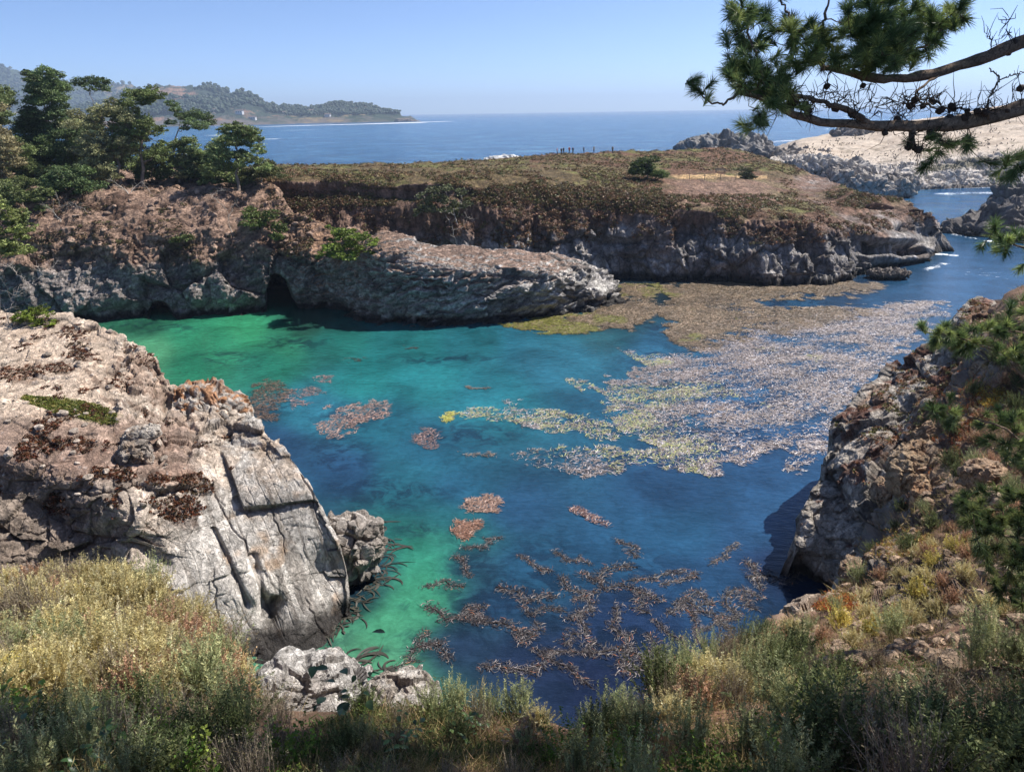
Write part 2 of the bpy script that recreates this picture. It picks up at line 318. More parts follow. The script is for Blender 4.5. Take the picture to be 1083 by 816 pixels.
def build_sea():
    ny, nx = 560, 420
    Ys = np.concatenate((np.linspace(8, 24, 10)[:-1], np.geomspace(24, 260, 420), np.geomspace(264, 16500, ny - 429)))
    s = np.linspace(-1.25, 1.25, nx)
    YY, S = np.meshgrid(Ys, s, indexing='ij'); X = S * (YY + 6) ; V = np.stack((X, YY, np.zeros_like(X)), -1).reshape(-1, 3)
    px, py = pix(V)
    col = np.zeros((len(V), 3)); wsum = np.zeros(len(V))
    for (cx, cy_, c) in WC:
        sr = 9 + 0.055 * (cy_ - 110)
        d2 = ((px - cx) / (sr * 1.5)) ** 2 + ((py - cy_) / sr) ** 2
        w = 1.0 / (0.35 + d2) ** 2.6
        c = list(c)
        if c[1] > c[2] + 8: d_ = c[1] - c[2]; c = [c[0] + 8, c[1] - d_ * .14, c[2] + d_ * .22]
        col += w[:, None] * lin(c) * .88; wsum += w
    col /= wsum[:, None]
    g_ = col.mean(1, keepdims=True); col = col * .93 + g_ * .07 + np.array([.006, .004, .0])
    col = col * np.array([1.0, .93, .92])
    bl_ = np.clip((col[:, 2] - col[:, 1]) / .08, 0, 1)[:, None]; col = col * (1 + bl_ * np.array([.05, .09, -.08]))
    far = ss(V[:, 1], 130, 210)
    oc = lin((2, 84, 134)); oc2 = lin((2, 64, 118))
    ocean = oc + (oc2 - oc) * ss(V[:, 1], 900, 6000)[:, None]
    n = fbm(V / np.array([60, 25, 1.0]), 4, s=3)
    ocean = ocean * (1 + .25 * n)[:, None]
    # turquoise shallows close to the far-left coast
    sh = ss(V[:, 1], 300, 900) * (1 - ss(V[:, 1], 1400, 2300)) * ss(-V[:, 0], 100, 700)
    ocean = mixc(ocean, lin((30, 105, 150)), sh * .6)
    col = mixc(col, ocean, far); col = col * ((1 - far) * 1 + far * 1)[:, None]
    # weed mask
    def blob(cx, cy_, rx, ry, a=0): 
        ca, sa = math.cos(a), math.sin(a); dx, dy = px - cx, py - cy_
        return np.exp(-(((dx * ca + dy * sa) / rx) ** 2 + ((-dx * sa + dy * ca) / ry) ** 2) ** 1.5)
    weed = np.zeros(len(V))
    for b_ in ((380, 575, 26, 40), (385, 620, 22, 40, .5), (350, 660, 25, 30), (500, 630, 38, 75), (570, 640, 60, 80), (650, 690, 100, 60), (680, 620, 60, 40), (400, 520, 60, 22), (440, 560, 26, 8), (150, 345, 40, 7), (185, 346, 25, 5), (800, 640, 50, 30), (440, 680, 26, 18), (360, 480, 40, 25), (430, 640, 12, 6), (415, 600, 10, 8), (400, 690, 14, 6), (240, 378, 34, 8), (310, 362, 40, 8), (470, 380, 60, 6), (500, 460, 60, 14), (420, 520, 60, 10), (700, 345, 30, 10), (690, 372, 20, 5), (760, 430, 130, 70), (800, 330, 110, 30), (590, 445, 80, 12), (640, 488, 110, 16), (600, 342, 70, 10), (372, 440, 44, 16), (285, 424, 24, 18), (505, 532, 22, 9), (492, 560, 20, 8), (450, 464, 16, 9)):
        weed = np.maximum(weed, blob(*b_))
    weed *= (1 - far) * .85
    foam = np.zeros(len(V))
    def fl(x0, y0, x1, y1, w, a):   # surf along a line given in plan (metres)
        nonlocal foam
        d = np.array([x1 - x0, y1 - y0], float); Ln = np.hypot(*d); d /= Ln
        r = V[:, :2] - np.array([x0, y0]); t_ = np.clip(r @ d, 0, Ln); q = r - t_[:, None] * d; dist = np.hypot(q[:, 0], q[:, 1] * .8)
        foam = np.maximum(foam, (a + .22 * fbm(V / np.array([w * 2.2, w, 1.0]), 3, s=int(w * 7))) * np.exp(-(np.hypot(dist, 0) / (w * (1 + .5 * vnoise(V / (w * 3), 4)))) ** 2))
    def surf(p0, p1, w, a): 
        A = W(*p0, z=0); B = W(*p1, z=0); fl(A[0], A[1], B[0], B[1], w, a)
    surf((250, 135), (330, 132.6), 55, .75); surf((330, 132.6), (440, 130), 55, .8); surf((395, 131), (470, 128.5), 60, .72); surf((255, 148), (290, 147), 12, .72); surf((300, 138), (330, 137.5), 20, .6)
    surf((470, 127), (520, 125), 90, .42); surf((225, 143), (255, 144), 30, .6)
    surf((930, 199), (1100, 196), 4.5, .85); surf((1000, 205), (1100, 203), 4, .62); surf((985, 268), (1010, 270), 1.5, .7); surf((980, 285), (1000, 278), 1.2, .6); surf((1000, 246), (1083, 262), 1.5, .62)
    surf((730, 160), (830, 158), 12, .8); surf((510, 169), (560, 169), 8, .75); surf((790, 152), (850, 148), 14, .65); surf((335, 174), (365, 175), 8, .5); surf((960, 262), (1083, 300), 10, .33); surf((930, 330), (960, 320), 2, .45)
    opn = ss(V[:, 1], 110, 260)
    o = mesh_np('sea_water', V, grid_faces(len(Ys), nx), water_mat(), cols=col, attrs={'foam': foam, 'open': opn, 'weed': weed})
    tag(o, kind='structure', label='blue sea running into an emerald cove', cat='water')
    return o
build_sea()
# ------------------------------------------------------------------ land forms
GREY = lin((176, 168, 160)); PALE = lin((214, 205, 194)); TAN = lin((196, 160, 130)); BRN = lin((128, 98, 82)); DARK = lin((52, 46, 44)); RUST = lin((120, 74, 52)); GRN = lin((88, 92, 44)); ORA = lin((190, 120, 62))
def finish(name, G, disp, colf, material, label, cat, hole=None, facet=False):
    nr, nc = G.shape[:2]
    N = smooth_n(gnormals(G), 3).reshape(-1, 3); V0 = G.reshape(-1, 3)
    off, info = disp(V0, N)
    V = V0 + off
    G2 = V.reshape(nr, nc, 3); N2 = gnormals(G2).reshape(-1, 3)
    px, py = pix(V0)
    C = colf(V, N2, px, py, info)
    F = grid_faces(nr, nc)
    if hole is not None:
        V, keep = hole(V); F = F[keep[F].all(1)]
    o = mesh_np(name, V, F, material, cols=np.clip(C, 0.004, .9), smooth=not facet)
    tag(o, label, cat, kind='structure')
    o['_'] = 1; del o['_']
    return o, V, N2, C
def rockdisp(amps, s=0, str_dir=None, str_amp=0.0, str_f=3.0, warp=0, sc=None):
    """amps: list of (size m, amplitude m) of broken blocks; plus rough noise; plus bedding ridges along str_dir"""
    def f(P, N, w=1.0):
        o = np.zeros(len(P)); cr = np.zeros(len(P)); idl = None
        Q = P if sc is None else P * np.array(sc)
        for k, (sz, am) in enumerate(amps):
            b, e, idv = blocks(Q, sz, s + k * 31)
            o += b * am; cr = np.maximum(cr, e * min(1, .4 + am))
            if idl is None: idl = idv
        sz, am = amps[-1]
        o += fbm(P / sz * .8, 5, s=s + 77, ridge=True, gain=.55) * am * .8
        if str_dir is not None:
            d = np.asarray(str_dir, float); d /= np.linalg.norm(d)
            u = P @ d * str_f + 1.3 * fbm(P * .25, 4, s=s + 55) + .3 * vnoise(P * 1.7, s + 3)
            tri = np.abs((u % 1.0) - .35); lay = _h(np.floor(u).astype(np.int64), np.zeros(len(P), np.int64), np.zeros(len(P), np.int64), s + 5)
            o += str_amp * ((np.clip(tri * 3, 0, 1) - .6) + (lay - .5) * .9)
        return o, cr, idl
    return f
# --- far headland across the cove
def build_headland():
    base = [(255, 305), (640, 299), (700, 297), (800, 300), (850, 299), (900, 294), (935, 290), (962, 284), (985, 279)]
    rimy = [(255, 184), (300, 183), (400, 185.5), (500, 188), (560, 191), (620, 197), (700, 208), (760, 218), (800, 224), (900, 232), (960, 244), (985, 256)]
    top = [(255, 176), (290, 174.5), (350, 174), (450, 172.5), (520, 168), (560, 165), (600, 162), (660, 160.5), (715, 160), (745, 157), (770, 156.5), (790, 160), (812, 167), (835, 175), (860, 184), (885, 194), (905, 202), (930, 207), (950, 208), (965, 213), (978, 230), (985, 247)]
    ctrl = []
    for x in (255, 300, 360, 430, 500, 570, 640, 700, 760, 820, 870, 910, 945, 970, 985):
        b = poly(x, base); r = poly(x, rimy); tp = poly(x, top)
        Yb = float(W(x, b, z=0)[1])
        ctrl.append((x, b, 'z', 0.0)); ctrl.append((x, b - (b - r) * .3, 'y', Yb + 1.0)); ctrl.append((x, b - (b - r) * .6, 'y', Yb + 3.0)); ctrl.append((x, b - (b - r) * .85, 'y', Yb + poly(x, [(600, 6.4), (760, 4.6)]))); ctrl.append((x, r, 'y', Yb + poly(x, [(600, 12.0), (760, 7.5)])))
        if x < 900:
            g = r - tp
            ctrl.append((x, r - g * .45, 'y', Yb + 22 + g * .25)); ctrl.append((x, r - g * .8, 'y', Yb + 38 + g * .7)); ctrl.append((x, tp, 'y', Yb + 48 + g * .9))
        elif x < 960: ctrl.append((x, tp + (r - tp) * .4, 'y', Yb + 17)); ctrl.append((x, tp, 'y', Yb + 24))
        else: ctrl.append((x, tp, 'y', Yb + 13))
    px = np.linspace(255, 985, 960)
    G = relief(ctrl, px, top, base, 215, rs=2.2, sx=.22)
    rd = rockdisp([(8.0, 1.8), (3.0, .95), (1.1, .32)], s=11)
    def disp(P, N):
        # erosion gullies down the face
        o, cr, idl = rd(P, N)
        steep = 1 - ss(N[:, 2], .55, .85)
        gul = fbm(np.stack((P[:, 0] / 6.0, P[:, 1] / 14.0, P[:, 2] / 26.0), 1), 5, s=5, ridge=True, gain=.6)
        px_, py_ = pix(P); x = px_
        plate = (1 - steep)
        mound = fbm(P / 2.2, 4, s=9) * .45 + fbm(P / 9, 3, s=19) * .5
        bay = 1.6 * np.sin(P[:, 0] * .16 + 1.0) + 1.5 * vnoise(P / 13, 4)
        up_ = ss(P[:, 2], 6, 9.5)
        a = steep * (o * (1 - .62 * up_) - gul * (1.5 + 1.0 * up_) + bay * .8) * (1 - .6 * ss(P[:, 2], 10.5, 13))
        return N * a[:, None] + np.array([0, 0, 1.0]) * (plate * mound)[:, None], (cr, steep, gul, idl)
    def colf(P, N, px_, py_, info):
        cr, steep, gul, idl = info
        z = P[:, 2] + 1.6 * fbm(P / 4, 4, s=41) + 1.2 * vnoise(P / 1.3, 42)
        n = fbm(P / 3.0, 5, s=43); n2 = fbm(P / 1.1, 4, s=44)
        rk = lin((176, 170, 166)) * (1 + .4 * n + .5 * (idl - .5))[:, None]
        rk = mixc(rk, PALE, ss(n2 + .4 * n, .14, .4) * .7 * (1 - ss(z, 4, 8)))
        rk = mixc(rk, lin((120, 96, 82)), ss(fbm(P / 5.5, 4, s=45), .05, .4) * .6)
        soil = lin((146, 118, 102)) * (1 + .5 * n2)[:, None]
        lx = poly(px_, [(255, 6.5), (420, 6.2), (560, 7.5), (700, 7.4), (800, 6.6), (985, 5.6)])
        c = mixc(rk, soil, ss(z - lx, -1.3, 1.6))
        dry = lin((124, 106, 74)) * (1 + .3 * n)[:, None]
        dry = mixc(dry, lin((124, 122, 70)), ss(fbm(P / 8, 4, s=46), -.1, .3))
        dry = mixc(dry, lin((128, 96, 74)), ss(fbm(P / 7, 3, s=47) + (px_ > 680) * .25 - (px_ < 560) * .3, .15, .35))
        rt = ss(px_, 640, 760); flat = ss(N[:, 2] + .12 * rt, .8, .94) * ss(P[:, 2] - lx + 1.6 * rt, 2.8, 4.6)
        c = mixc(c, dry, flat)
        red = ss(px_, 690, 730) * (1 - ss(px_, 800, 850)) * ss(py_, 186, 194) * (1 - ss(py_, 214, 230))
        c = mixc(c, lin((160, 130, 112)), red * .9)
        tr = ss(px_, 708, 716) * (1 - ss(px_, 806, 816)) * ss(py_, 184, 185) * (1 - ss(py_, 187.2, 188.6))
        c = mixc(c, lin((226, 188, 138)), tr)
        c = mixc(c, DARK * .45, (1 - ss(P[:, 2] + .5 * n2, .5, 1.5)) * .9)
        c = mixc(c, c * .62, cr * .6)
        return c
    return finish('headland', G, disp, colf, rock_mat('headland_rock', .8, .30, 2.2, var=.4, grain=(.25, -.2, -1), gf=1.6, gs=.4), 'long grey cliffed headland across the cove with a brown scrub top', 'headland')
# --- wooded cliff with the sea cave, and the grey rock spur running out from it
def build_woodcliff():
    base = [(-160, 352), (0, 346), (60, 341), (130, 337), (230, 336), (262, 333), (300, 331), (340, 331), (372, 337), (400, 345), (440, 347), (480, 346), (540, 342), (600, 334), (640, 326), (662, 319)]
    top = [(-160, 176), (0, 177), (120, 178), (230, 178), (268, 179), (284, 190), (296, 214), (312, 226), (345, 238), (400, 244), (425, 248), (440, 256), (462, 261), (500, 262), (560, 265), (600, 271), (625, 280), (645, 293), (657, 306), (662, 314)]
    ctrl = []
    for x in (-160, -60, 40, 110, 180, 240, 275):
        b = poly(x, base); Yb = float(W(x, b, z=0)[1])
        ctrl += [(x, b, 'z', 0), (x, b - 28, 'y', Yb + 1), (x, b - 58, 'y', Yb + 2.8), (x, 252, 'y', Yb + 5), (x, 226, 'y', Yb + 9.5), (x, 203, 'y', Yb + 16), (x, 190, 'y', Yb + 28), (x, 178 if x < 275 else 184, 'y', Yb + 60 if x < 230 else Yb + 40)]
    for (x, yb_, t0, rim) in ((310, 331, 226, 262), (345, 331, 239, 262), (385, 341, 244, 266), (425, 346, 249, 268), (462, 346.5, 262, 276), (500, 345, 263, 279), (550, 341, 265, 282), (600, 334, 272, 288), (630, 328, 285, 300), (650, 323, 300, 310), (662, 319, 314, 316.5)):
        Yb = float(W(x, yb_, z=0)[1])
        ctrl += [(x, yb_, 'z', 0), (x, (yb_ * .55 + rim * .45), 'y', Yb + 1.2), (x, rim, 'y', Yb + 3.0), (x, t0, 'y', Yb + 7.5)]
    px = np.linspace(-160, 662, 1000)
    G = relief(ctrl, px, top, base, 200, rs=1.3, sx=.5)
    rd = rockdisp([(6.0, 1.4), (2.4, .6), (.8, .18)], s=71)
    rb = rockdisp([(3.4, 1.0), (1.2, .5), (.45, .15)], s=171, str_dir=(-.35, .25, 1.0), str_amp=.5, str_f=.85, sc=(.45, 1, 1.3))
    caves = [(W(299, 331, z=0), 2.1, 4.7, 1.0), (W(172, 336, z=0), 1.6, 2.0, 0.0)]
    def disp(P, N):
        o, cr, idl = rd(P, N); o2, cr2, idl2 = rb(P, N)
        px_, _p = pix(P); k = ss(px_, 330, 430)
        steep = 1 - ss(N[:, 2], .6, .9)
        soil = fbm(P / 2.5, 5, s=19) * .9 + fbm(P / 7, 3, s=39) * 1.1 + fbm(P / .9, 3, s=29, ridge=True) * .22
        gul = fbm(np.stack((P[:, 0] / 4.0, P[:, 1] / 9.0, P[:, 2] / 16.0), 1), 5, s=15, ridge=True, gain=.6)
        hi = ss(P[:, 2], 7, 9.5) * (1 - k)
        a = (o * (1 - k) + o2 * k) * (1 - .55 * hi) * (.25 + .75 * steep) - gul * .8 * steep * (1 - k) + soil * (1 - .7 * k)
        q = N * a[:, None]
        und = np.exp(-((P[:, 2] - .7) / .8) ** 2) * .9 * ss(px_, 90, 130)
        q[:, 1] += und * (N[:, 1] < -.2)
        return q, (np.maximum(cr * (1 - k), cr2 * k), steep, k, idl)
    def hole(V):
        keep = np.ones(len(V), bool)
        for (c, w, h, thru) in caves:
            sl_ = c[0] / c[1] * 1.12; dx = np.abs(V[:, 0] - c[0] - sl_ * (V[:, 1] - c[1]) + .25 * vnoise(V / 1.1, 7)); zz = V[:, 2]
            prof = w * np.sqrt(np.clip(1 - (np.clip(zz, 0, 99) / h) ** 1.5, 0, 1)) * np.where(zz < h, 1, 0)
            m = ss(prof - dx, -.15, .5) * (V[:, 1] < c[1] + 30) * (prof > 0)
            ymid = c[1] + 7.0 if thru else c[1] + 5.0
            front = V[:, 1] < ymid if thru else np.ones(len(V), bool)
            V[:, 0] += sl_ * (ymid - V[:, 1]) * m; V[:, 1] = V[:, 1] * (1 - m) + ymid * m
            if thru: keep &= ~(m > .93)
        return V, keep
    def colf(P, N, px_, py_, info):
        cr, steep, k, idl = info
        n = fbm(P / 3.0, 5, s=143); n2 = fbm(P / 1.0, 4, s=144); z = P[:, 2] + .9 * n + .8 * n2
        rk = lin((158, 148, 142)) * (1 + .4 * n + .5 * (idl - .5))[:, None]
        rk = mixc(rk, PALE * .9, ss(n2 + .3 * n, .32, .5) * .7)
        spur = lin((208, 202, 196)) * (1 + .28 * n)[:, None]
        spur = mixc(spur, lin((236, 230, 220)), ss(fbm(P * np.array([.3, .6, 1.0]) / .9, 4, s=150), .05, .3) * .8)
        spur = mixc(spur, lin((96, 92, 90)), ss(fbm(P * np.array([.25, .6, 1.0]) / 1.1, 4, s=151), .1, .36) * .7)
        top_ = lin((168, 142, 126)) * (1 + .2 * n2)[:, None]
        spur = mixc(spur, top_, ss(N[:, 2], .6, .85) * ss(P[:, 2], 3.5, 5.5) * (1 - ss(px_, 590, 640) * .7))
        soil = lin((176, 146, 126)) * (1 + .3 * n2)[:, None]; soil = mixc(soil, lin((104, 80, 66)), ss(fbm(P / 2, 4, s=145), .0, .3) * .8)
        c = mixc(rk, soil, ss(z, 5.6, 7.4))
        c = mixc(c, spur, k * ss(px_, 340, 400))
        saddle = np.exp(-((px_ - 345) / 55) ** 2) * ss(N[:, 2], .5, .8)
        c = mixc(c, lin((188, 150, 120)), saddle * .9)
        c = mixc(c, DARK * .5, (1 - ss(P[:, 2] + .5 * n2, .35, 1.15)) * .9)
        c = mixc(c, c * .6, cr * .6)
        return c
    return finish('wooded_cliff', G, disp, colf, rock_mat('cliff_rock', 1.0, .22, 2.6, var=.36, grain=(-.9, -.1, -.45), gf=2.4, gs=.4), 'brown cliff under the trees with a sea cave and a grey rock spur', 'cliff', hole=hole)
# --- pale outcrop on the near left
def build_outcrop():
    S = [(-120, 306), (-40, 318), (30, 331), (70, 334), (100, 345), (128, 354), (150, 366), (163, 382), (176, 404), (200, 420), (235, 432), (262, 440), (282, 462), (300, 474), (318, 496), (332, 520), (345, 542), (358, 570), (366, 600), (371, 632), (372, 648)]
    N_ = [(-120, 640), (0, 640), (80, 660), (150, 700), (200, 716), (240, 716), (262, 706), (285, 703), (300, 700), (320, 695), (345, 684), (362, 668), (372, 656)]
    ctrl = [(-120, 306, 'y', 58), (-120, 400, 'y', 42), (-120, 470, 'y', 33), (-120, 640, 'y', 24), (-40, 318, 'y', 54), (30, 331, 'y', 50), (70, 334, 'y', 48.5), (128, 354, 'y', 46), (163, 382, 'y', 43.5), (200, 420, 'y', 41.5), (262, 440, 'y', 39.5), (300, 474, 'y', 36.8), (332, 520, 'y', 34.6), (358, 570, 'y', 33), (371, 632, 'y', 31.6), (372, 656, 'z', 0),
            (0, 370, 'y', 44), (60, 375, 'y', 43.2), (110, 395, 'y', 41), (0, 420, 'y', 37.2), (70, 430, 'y', 37.0), (130, 440, 'y', 37), (180, 445, 'y', 38.2), (0, 480, 'y', 32.8), (50, 490, 'y', 32.8), (100, 515, 'y', 32), (140, 550, 'y', 30.8), (140, 480, 'y', 34.6), (200, 480, 'y', 35.6), (250, 480, 'y', 36.6),
            (0, 515, 'y', 31.8), (40, 525, 'y', 31.6), (90, 555, 'y', 31.2), (0, 570, 'y', 30.2), (80, 590, 'y', 30.2), (0, 640, 'y', 28.4), (80, 660, 'y', 29), (150, 590, 'y', 30.2), (150, 640, 'y', 28.8), (150, 700, 'y', 27),
            (200, 530, 'y', 33), (200, 600, 'y', 30.6), (200, 660, 'y', 28.8), (240, 540, 'y', 33.4), (240, 600, 'y', 31.0), (240, 660, 'y', 29.2), (240, 716, 'y', 27.7), (290, 560, 'y', 33), (275, 630, 'y', 30.2), (285, 640, 'y', 30.5), (300, 620, 'y', 31.2), (270, 700, 'z', 0), (300, 700, 'z', 0), (285, 680, 'y', 29.1), (320, 600, 'y', 32.2), (330, 650, 'y', 30.3), (320, 695, 'z', 0), (345, 684, 'z', 0), (345, 600, 'y', 32.6), (352, 650, 'y', 30.9)]
    px = np.linspace(-120, 372, 860)
    G = relief(ctrl, px, S, N_, 520, rs=1.0, skirt=((0.4, -0.2), (1.0, -.9), (1.7, -2.6)))
    rd = rockdisp([(4.6, .6), (1.6, .42), (.5, .14)], s=301, sc=(.8, .8, 1))
    slab = rockdisp([(5.5, .38), (1.9, .15), (.6, .035)], s=331, sc=(1, 1, .6))
    bed = rockdisp([(2.8, .42), (1.0, .3), (.4, .12)], s=341, str_dir=(-.55, -.35, 1.0), str_amp=.22, str_f=1.1, sc=(.6, .6, 1.3))
    def disp(P, N):
        px_, py_ = pix(P)
        k = ss(px_ + .35 * (py_ - 520), 165, 235)          # slab region
        kb = (1 - ss(py_, 455, 500)) * ss(px_, 60, 110)
        a1, c1, i1 = rd(P, N); a2, c2, i2 = slab(P, N); a3, c3, i3 = bed(P, N)
        def cracks(d_, f_, wd, s_):
            u = P @ np.asarray(d_) * f_ + .34 * fbm(P * .35, 4, s=s_) + .05 * vnoise(P * 2.1, s_ + 1); r_ = np.abs((u % 1.0) - .5); return np.exp(-(r_ / wd) ** 2)
        a2 = a2 - .10 * cracks((.85, .5, .12), .5, .02, 361) * ss(vnoise(P / 2.2, 5), -.2, .2) - .03 * cracks((.85, .45, .2), 1.7, .04, 363) * ss(vnoise(P / 1.4, 6), -.1, .2) - .05 * cracks((-.5, -.2, 1.0), .4, .016, 365) * ss(vnoise(P / 1.8, 7), 0, .2)
        a = a1 * (1 - k) + a2 * k; a = a * (1 - kb) + a3 * kb
        cr = np.maximum.reduce([c1 * (1 - k) * (1 - kb), c2 * k * .7, c3 * kb])
        flat = ss(N[:, 2], .75, .92) * (1 - k) * (px_ < 120); a = a * (1 - .6 * flat)
        # dark cleft near the tip, and the hollow under the crust on the left
        def seg(x0, y0, x1, y1, w):
            d = np.array([x1 - x0, y1 - y0], float); Ln = np.hypot(*d); d /= Ln; r = np.stack((px_ - x0, py_ - y0), 1)
            t_ = np.clip(r @ d, 0, Ln); q = r - t_[:, None] * d; return np.exp(-((q ** 2).sum(1)) / w ** 2)
        cleft = 1.1 * seg(293, 640, 288, 664, 6) + .5 * seg(268, 590, 284, 650, 5) + .5 * seg(283, 680, 262, 706, 12) + .45 * seg(226, 560, 262, 640, 3.5) + .8 * seg(160, 382, 185, 440, 5) + .4 * seg(120, 560, 175, 600, 9)
        hollow = .5 * seg(-30, 520, 60, 540, 24) + .4 * seg(60, 545, 110, 580, 18)
        away = P - CAM; away[:, 2] = 0; away /= np.linalg.norm(away, axis=1)[:, None]
        return N * a[:, None] + away * (cleft + hollow)[:, None], (cr, k, kb, i1, cleft, hollow)
    def colf(P, N, px_, py_, info):
        cr, k, kb, idl, cleft, hollow = info
        n = fbm(P / 1.8, 5, s=343); n2 = fbm(P / .6, 4, s=344); z = P[:, 2]
        base = lin((200, 184, 168)) * (1 + .28 * n)[:, None]
        base = mixc(base, lin((152, 124, 106)), ss(fbm(P / 2.4, 5, s=345), .02, .3) * .75)
        sl = lin((196, 189, 180)) * (1 + .16 * n)[:, None]
        st = vnoise(np.stack((P @ np.array([.85, .5, .1]) * 5.5, P[:, 2] * .35, P[:, 1] * .15), 1) + .8 * n[:, None], 9)
        sl = mixc(sl, lin((128, 120, 112)), ss(st, .25, .7) * .7); sl = mixc(sl, lin((186, 152, 118)), ss(fbm(P / 1.6, 4, s=350), .1, .38) * .55)
        base = base * 1.12; sl = sl * 1.2; c = mixc(base, sl, k)
        cap = (1 - ss(py_, 500, 540)) * ss(px_, 150, 220)
        c = mixc(c, lin((204, 178, 152)), cap * .55 * ss(n2 + .5 * n, -.4, .3))
        flat = ss(N[:, 2], .55, .85) * (1 - ss(px_, 110, 190)); c = mixc(c, lin((226, 202, 178)) * (1 + .22 * n2)[:, None], flat * .8 * (1 - ss(py_, 455, 480)))
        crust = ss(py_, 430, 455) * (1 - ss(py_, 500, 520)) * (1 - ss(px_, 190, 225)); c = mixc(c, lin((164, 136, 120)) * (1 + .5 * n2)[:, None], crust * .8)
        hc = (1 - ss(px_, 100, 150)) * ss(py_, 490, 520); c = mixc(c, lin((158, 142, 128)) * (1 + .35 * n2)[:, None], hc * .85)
        # plants hugging the rock: succulents dark rust, one green patch (their own colour, low mats)
        nz = .35 * fbm(P / .7, 4, s=360)
        def pat(x, y, rx, ry, a=0):
            ca, sa = math.cos(a), math.sin(a); dx, dy = px_ - x, py_ - y
            return ss(1.0 - ((dx * ca + dy * sa) / rx) ** 2 - ((-dx * sa + dy * ca) / ry) ** 2 + nz * 1.8, .0, .5)
        for q in ((85, 372, 20, 8, .7), (62, 388, 16, 6, .6), (20, 395, 28, 9, .25), (80, 352, 20, 5, .5), (200, 400, 0.1, 0.1), (205, 510, 22, 12, .3), (190, 540, 24, 20, .7), (168, 508, 14, 8), (212, 470, 14, 3, .3), (120, 425, 16, 4, .4), (35, 385, 12, 5), (100, 400, 16, 3.5, .8), (150, 430, 22, 3, .5)):
            c = mixc(c, lin((96, 62, 44)) * (1 + .5 * n2)[:, None], pat(*q) * .5)
        c = mixc(c, lin((112, 116, 56)) * (1 + .4 * n2)[:, None], pat(82, 433, 50, 11, .22) * .6)
        c = mixc(c, lin((196, 190, 184)), ss(n2, .45, .6) * .4 * (1 - k))
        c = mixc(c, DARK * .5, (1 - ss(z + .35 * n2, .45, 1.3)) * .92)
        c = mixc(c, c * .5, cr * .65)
        return c
    return finish('rocky_outcrop', G, disp, colf, rock_mat('outcrop_rock', 1.0, .07, 5.0, var=.28, crack=.6, grain=(.2, -.5, -.8), gf=5.5, gs=.34), 'pale cracked rock outcrop sloping into the cove', 'outcrop')
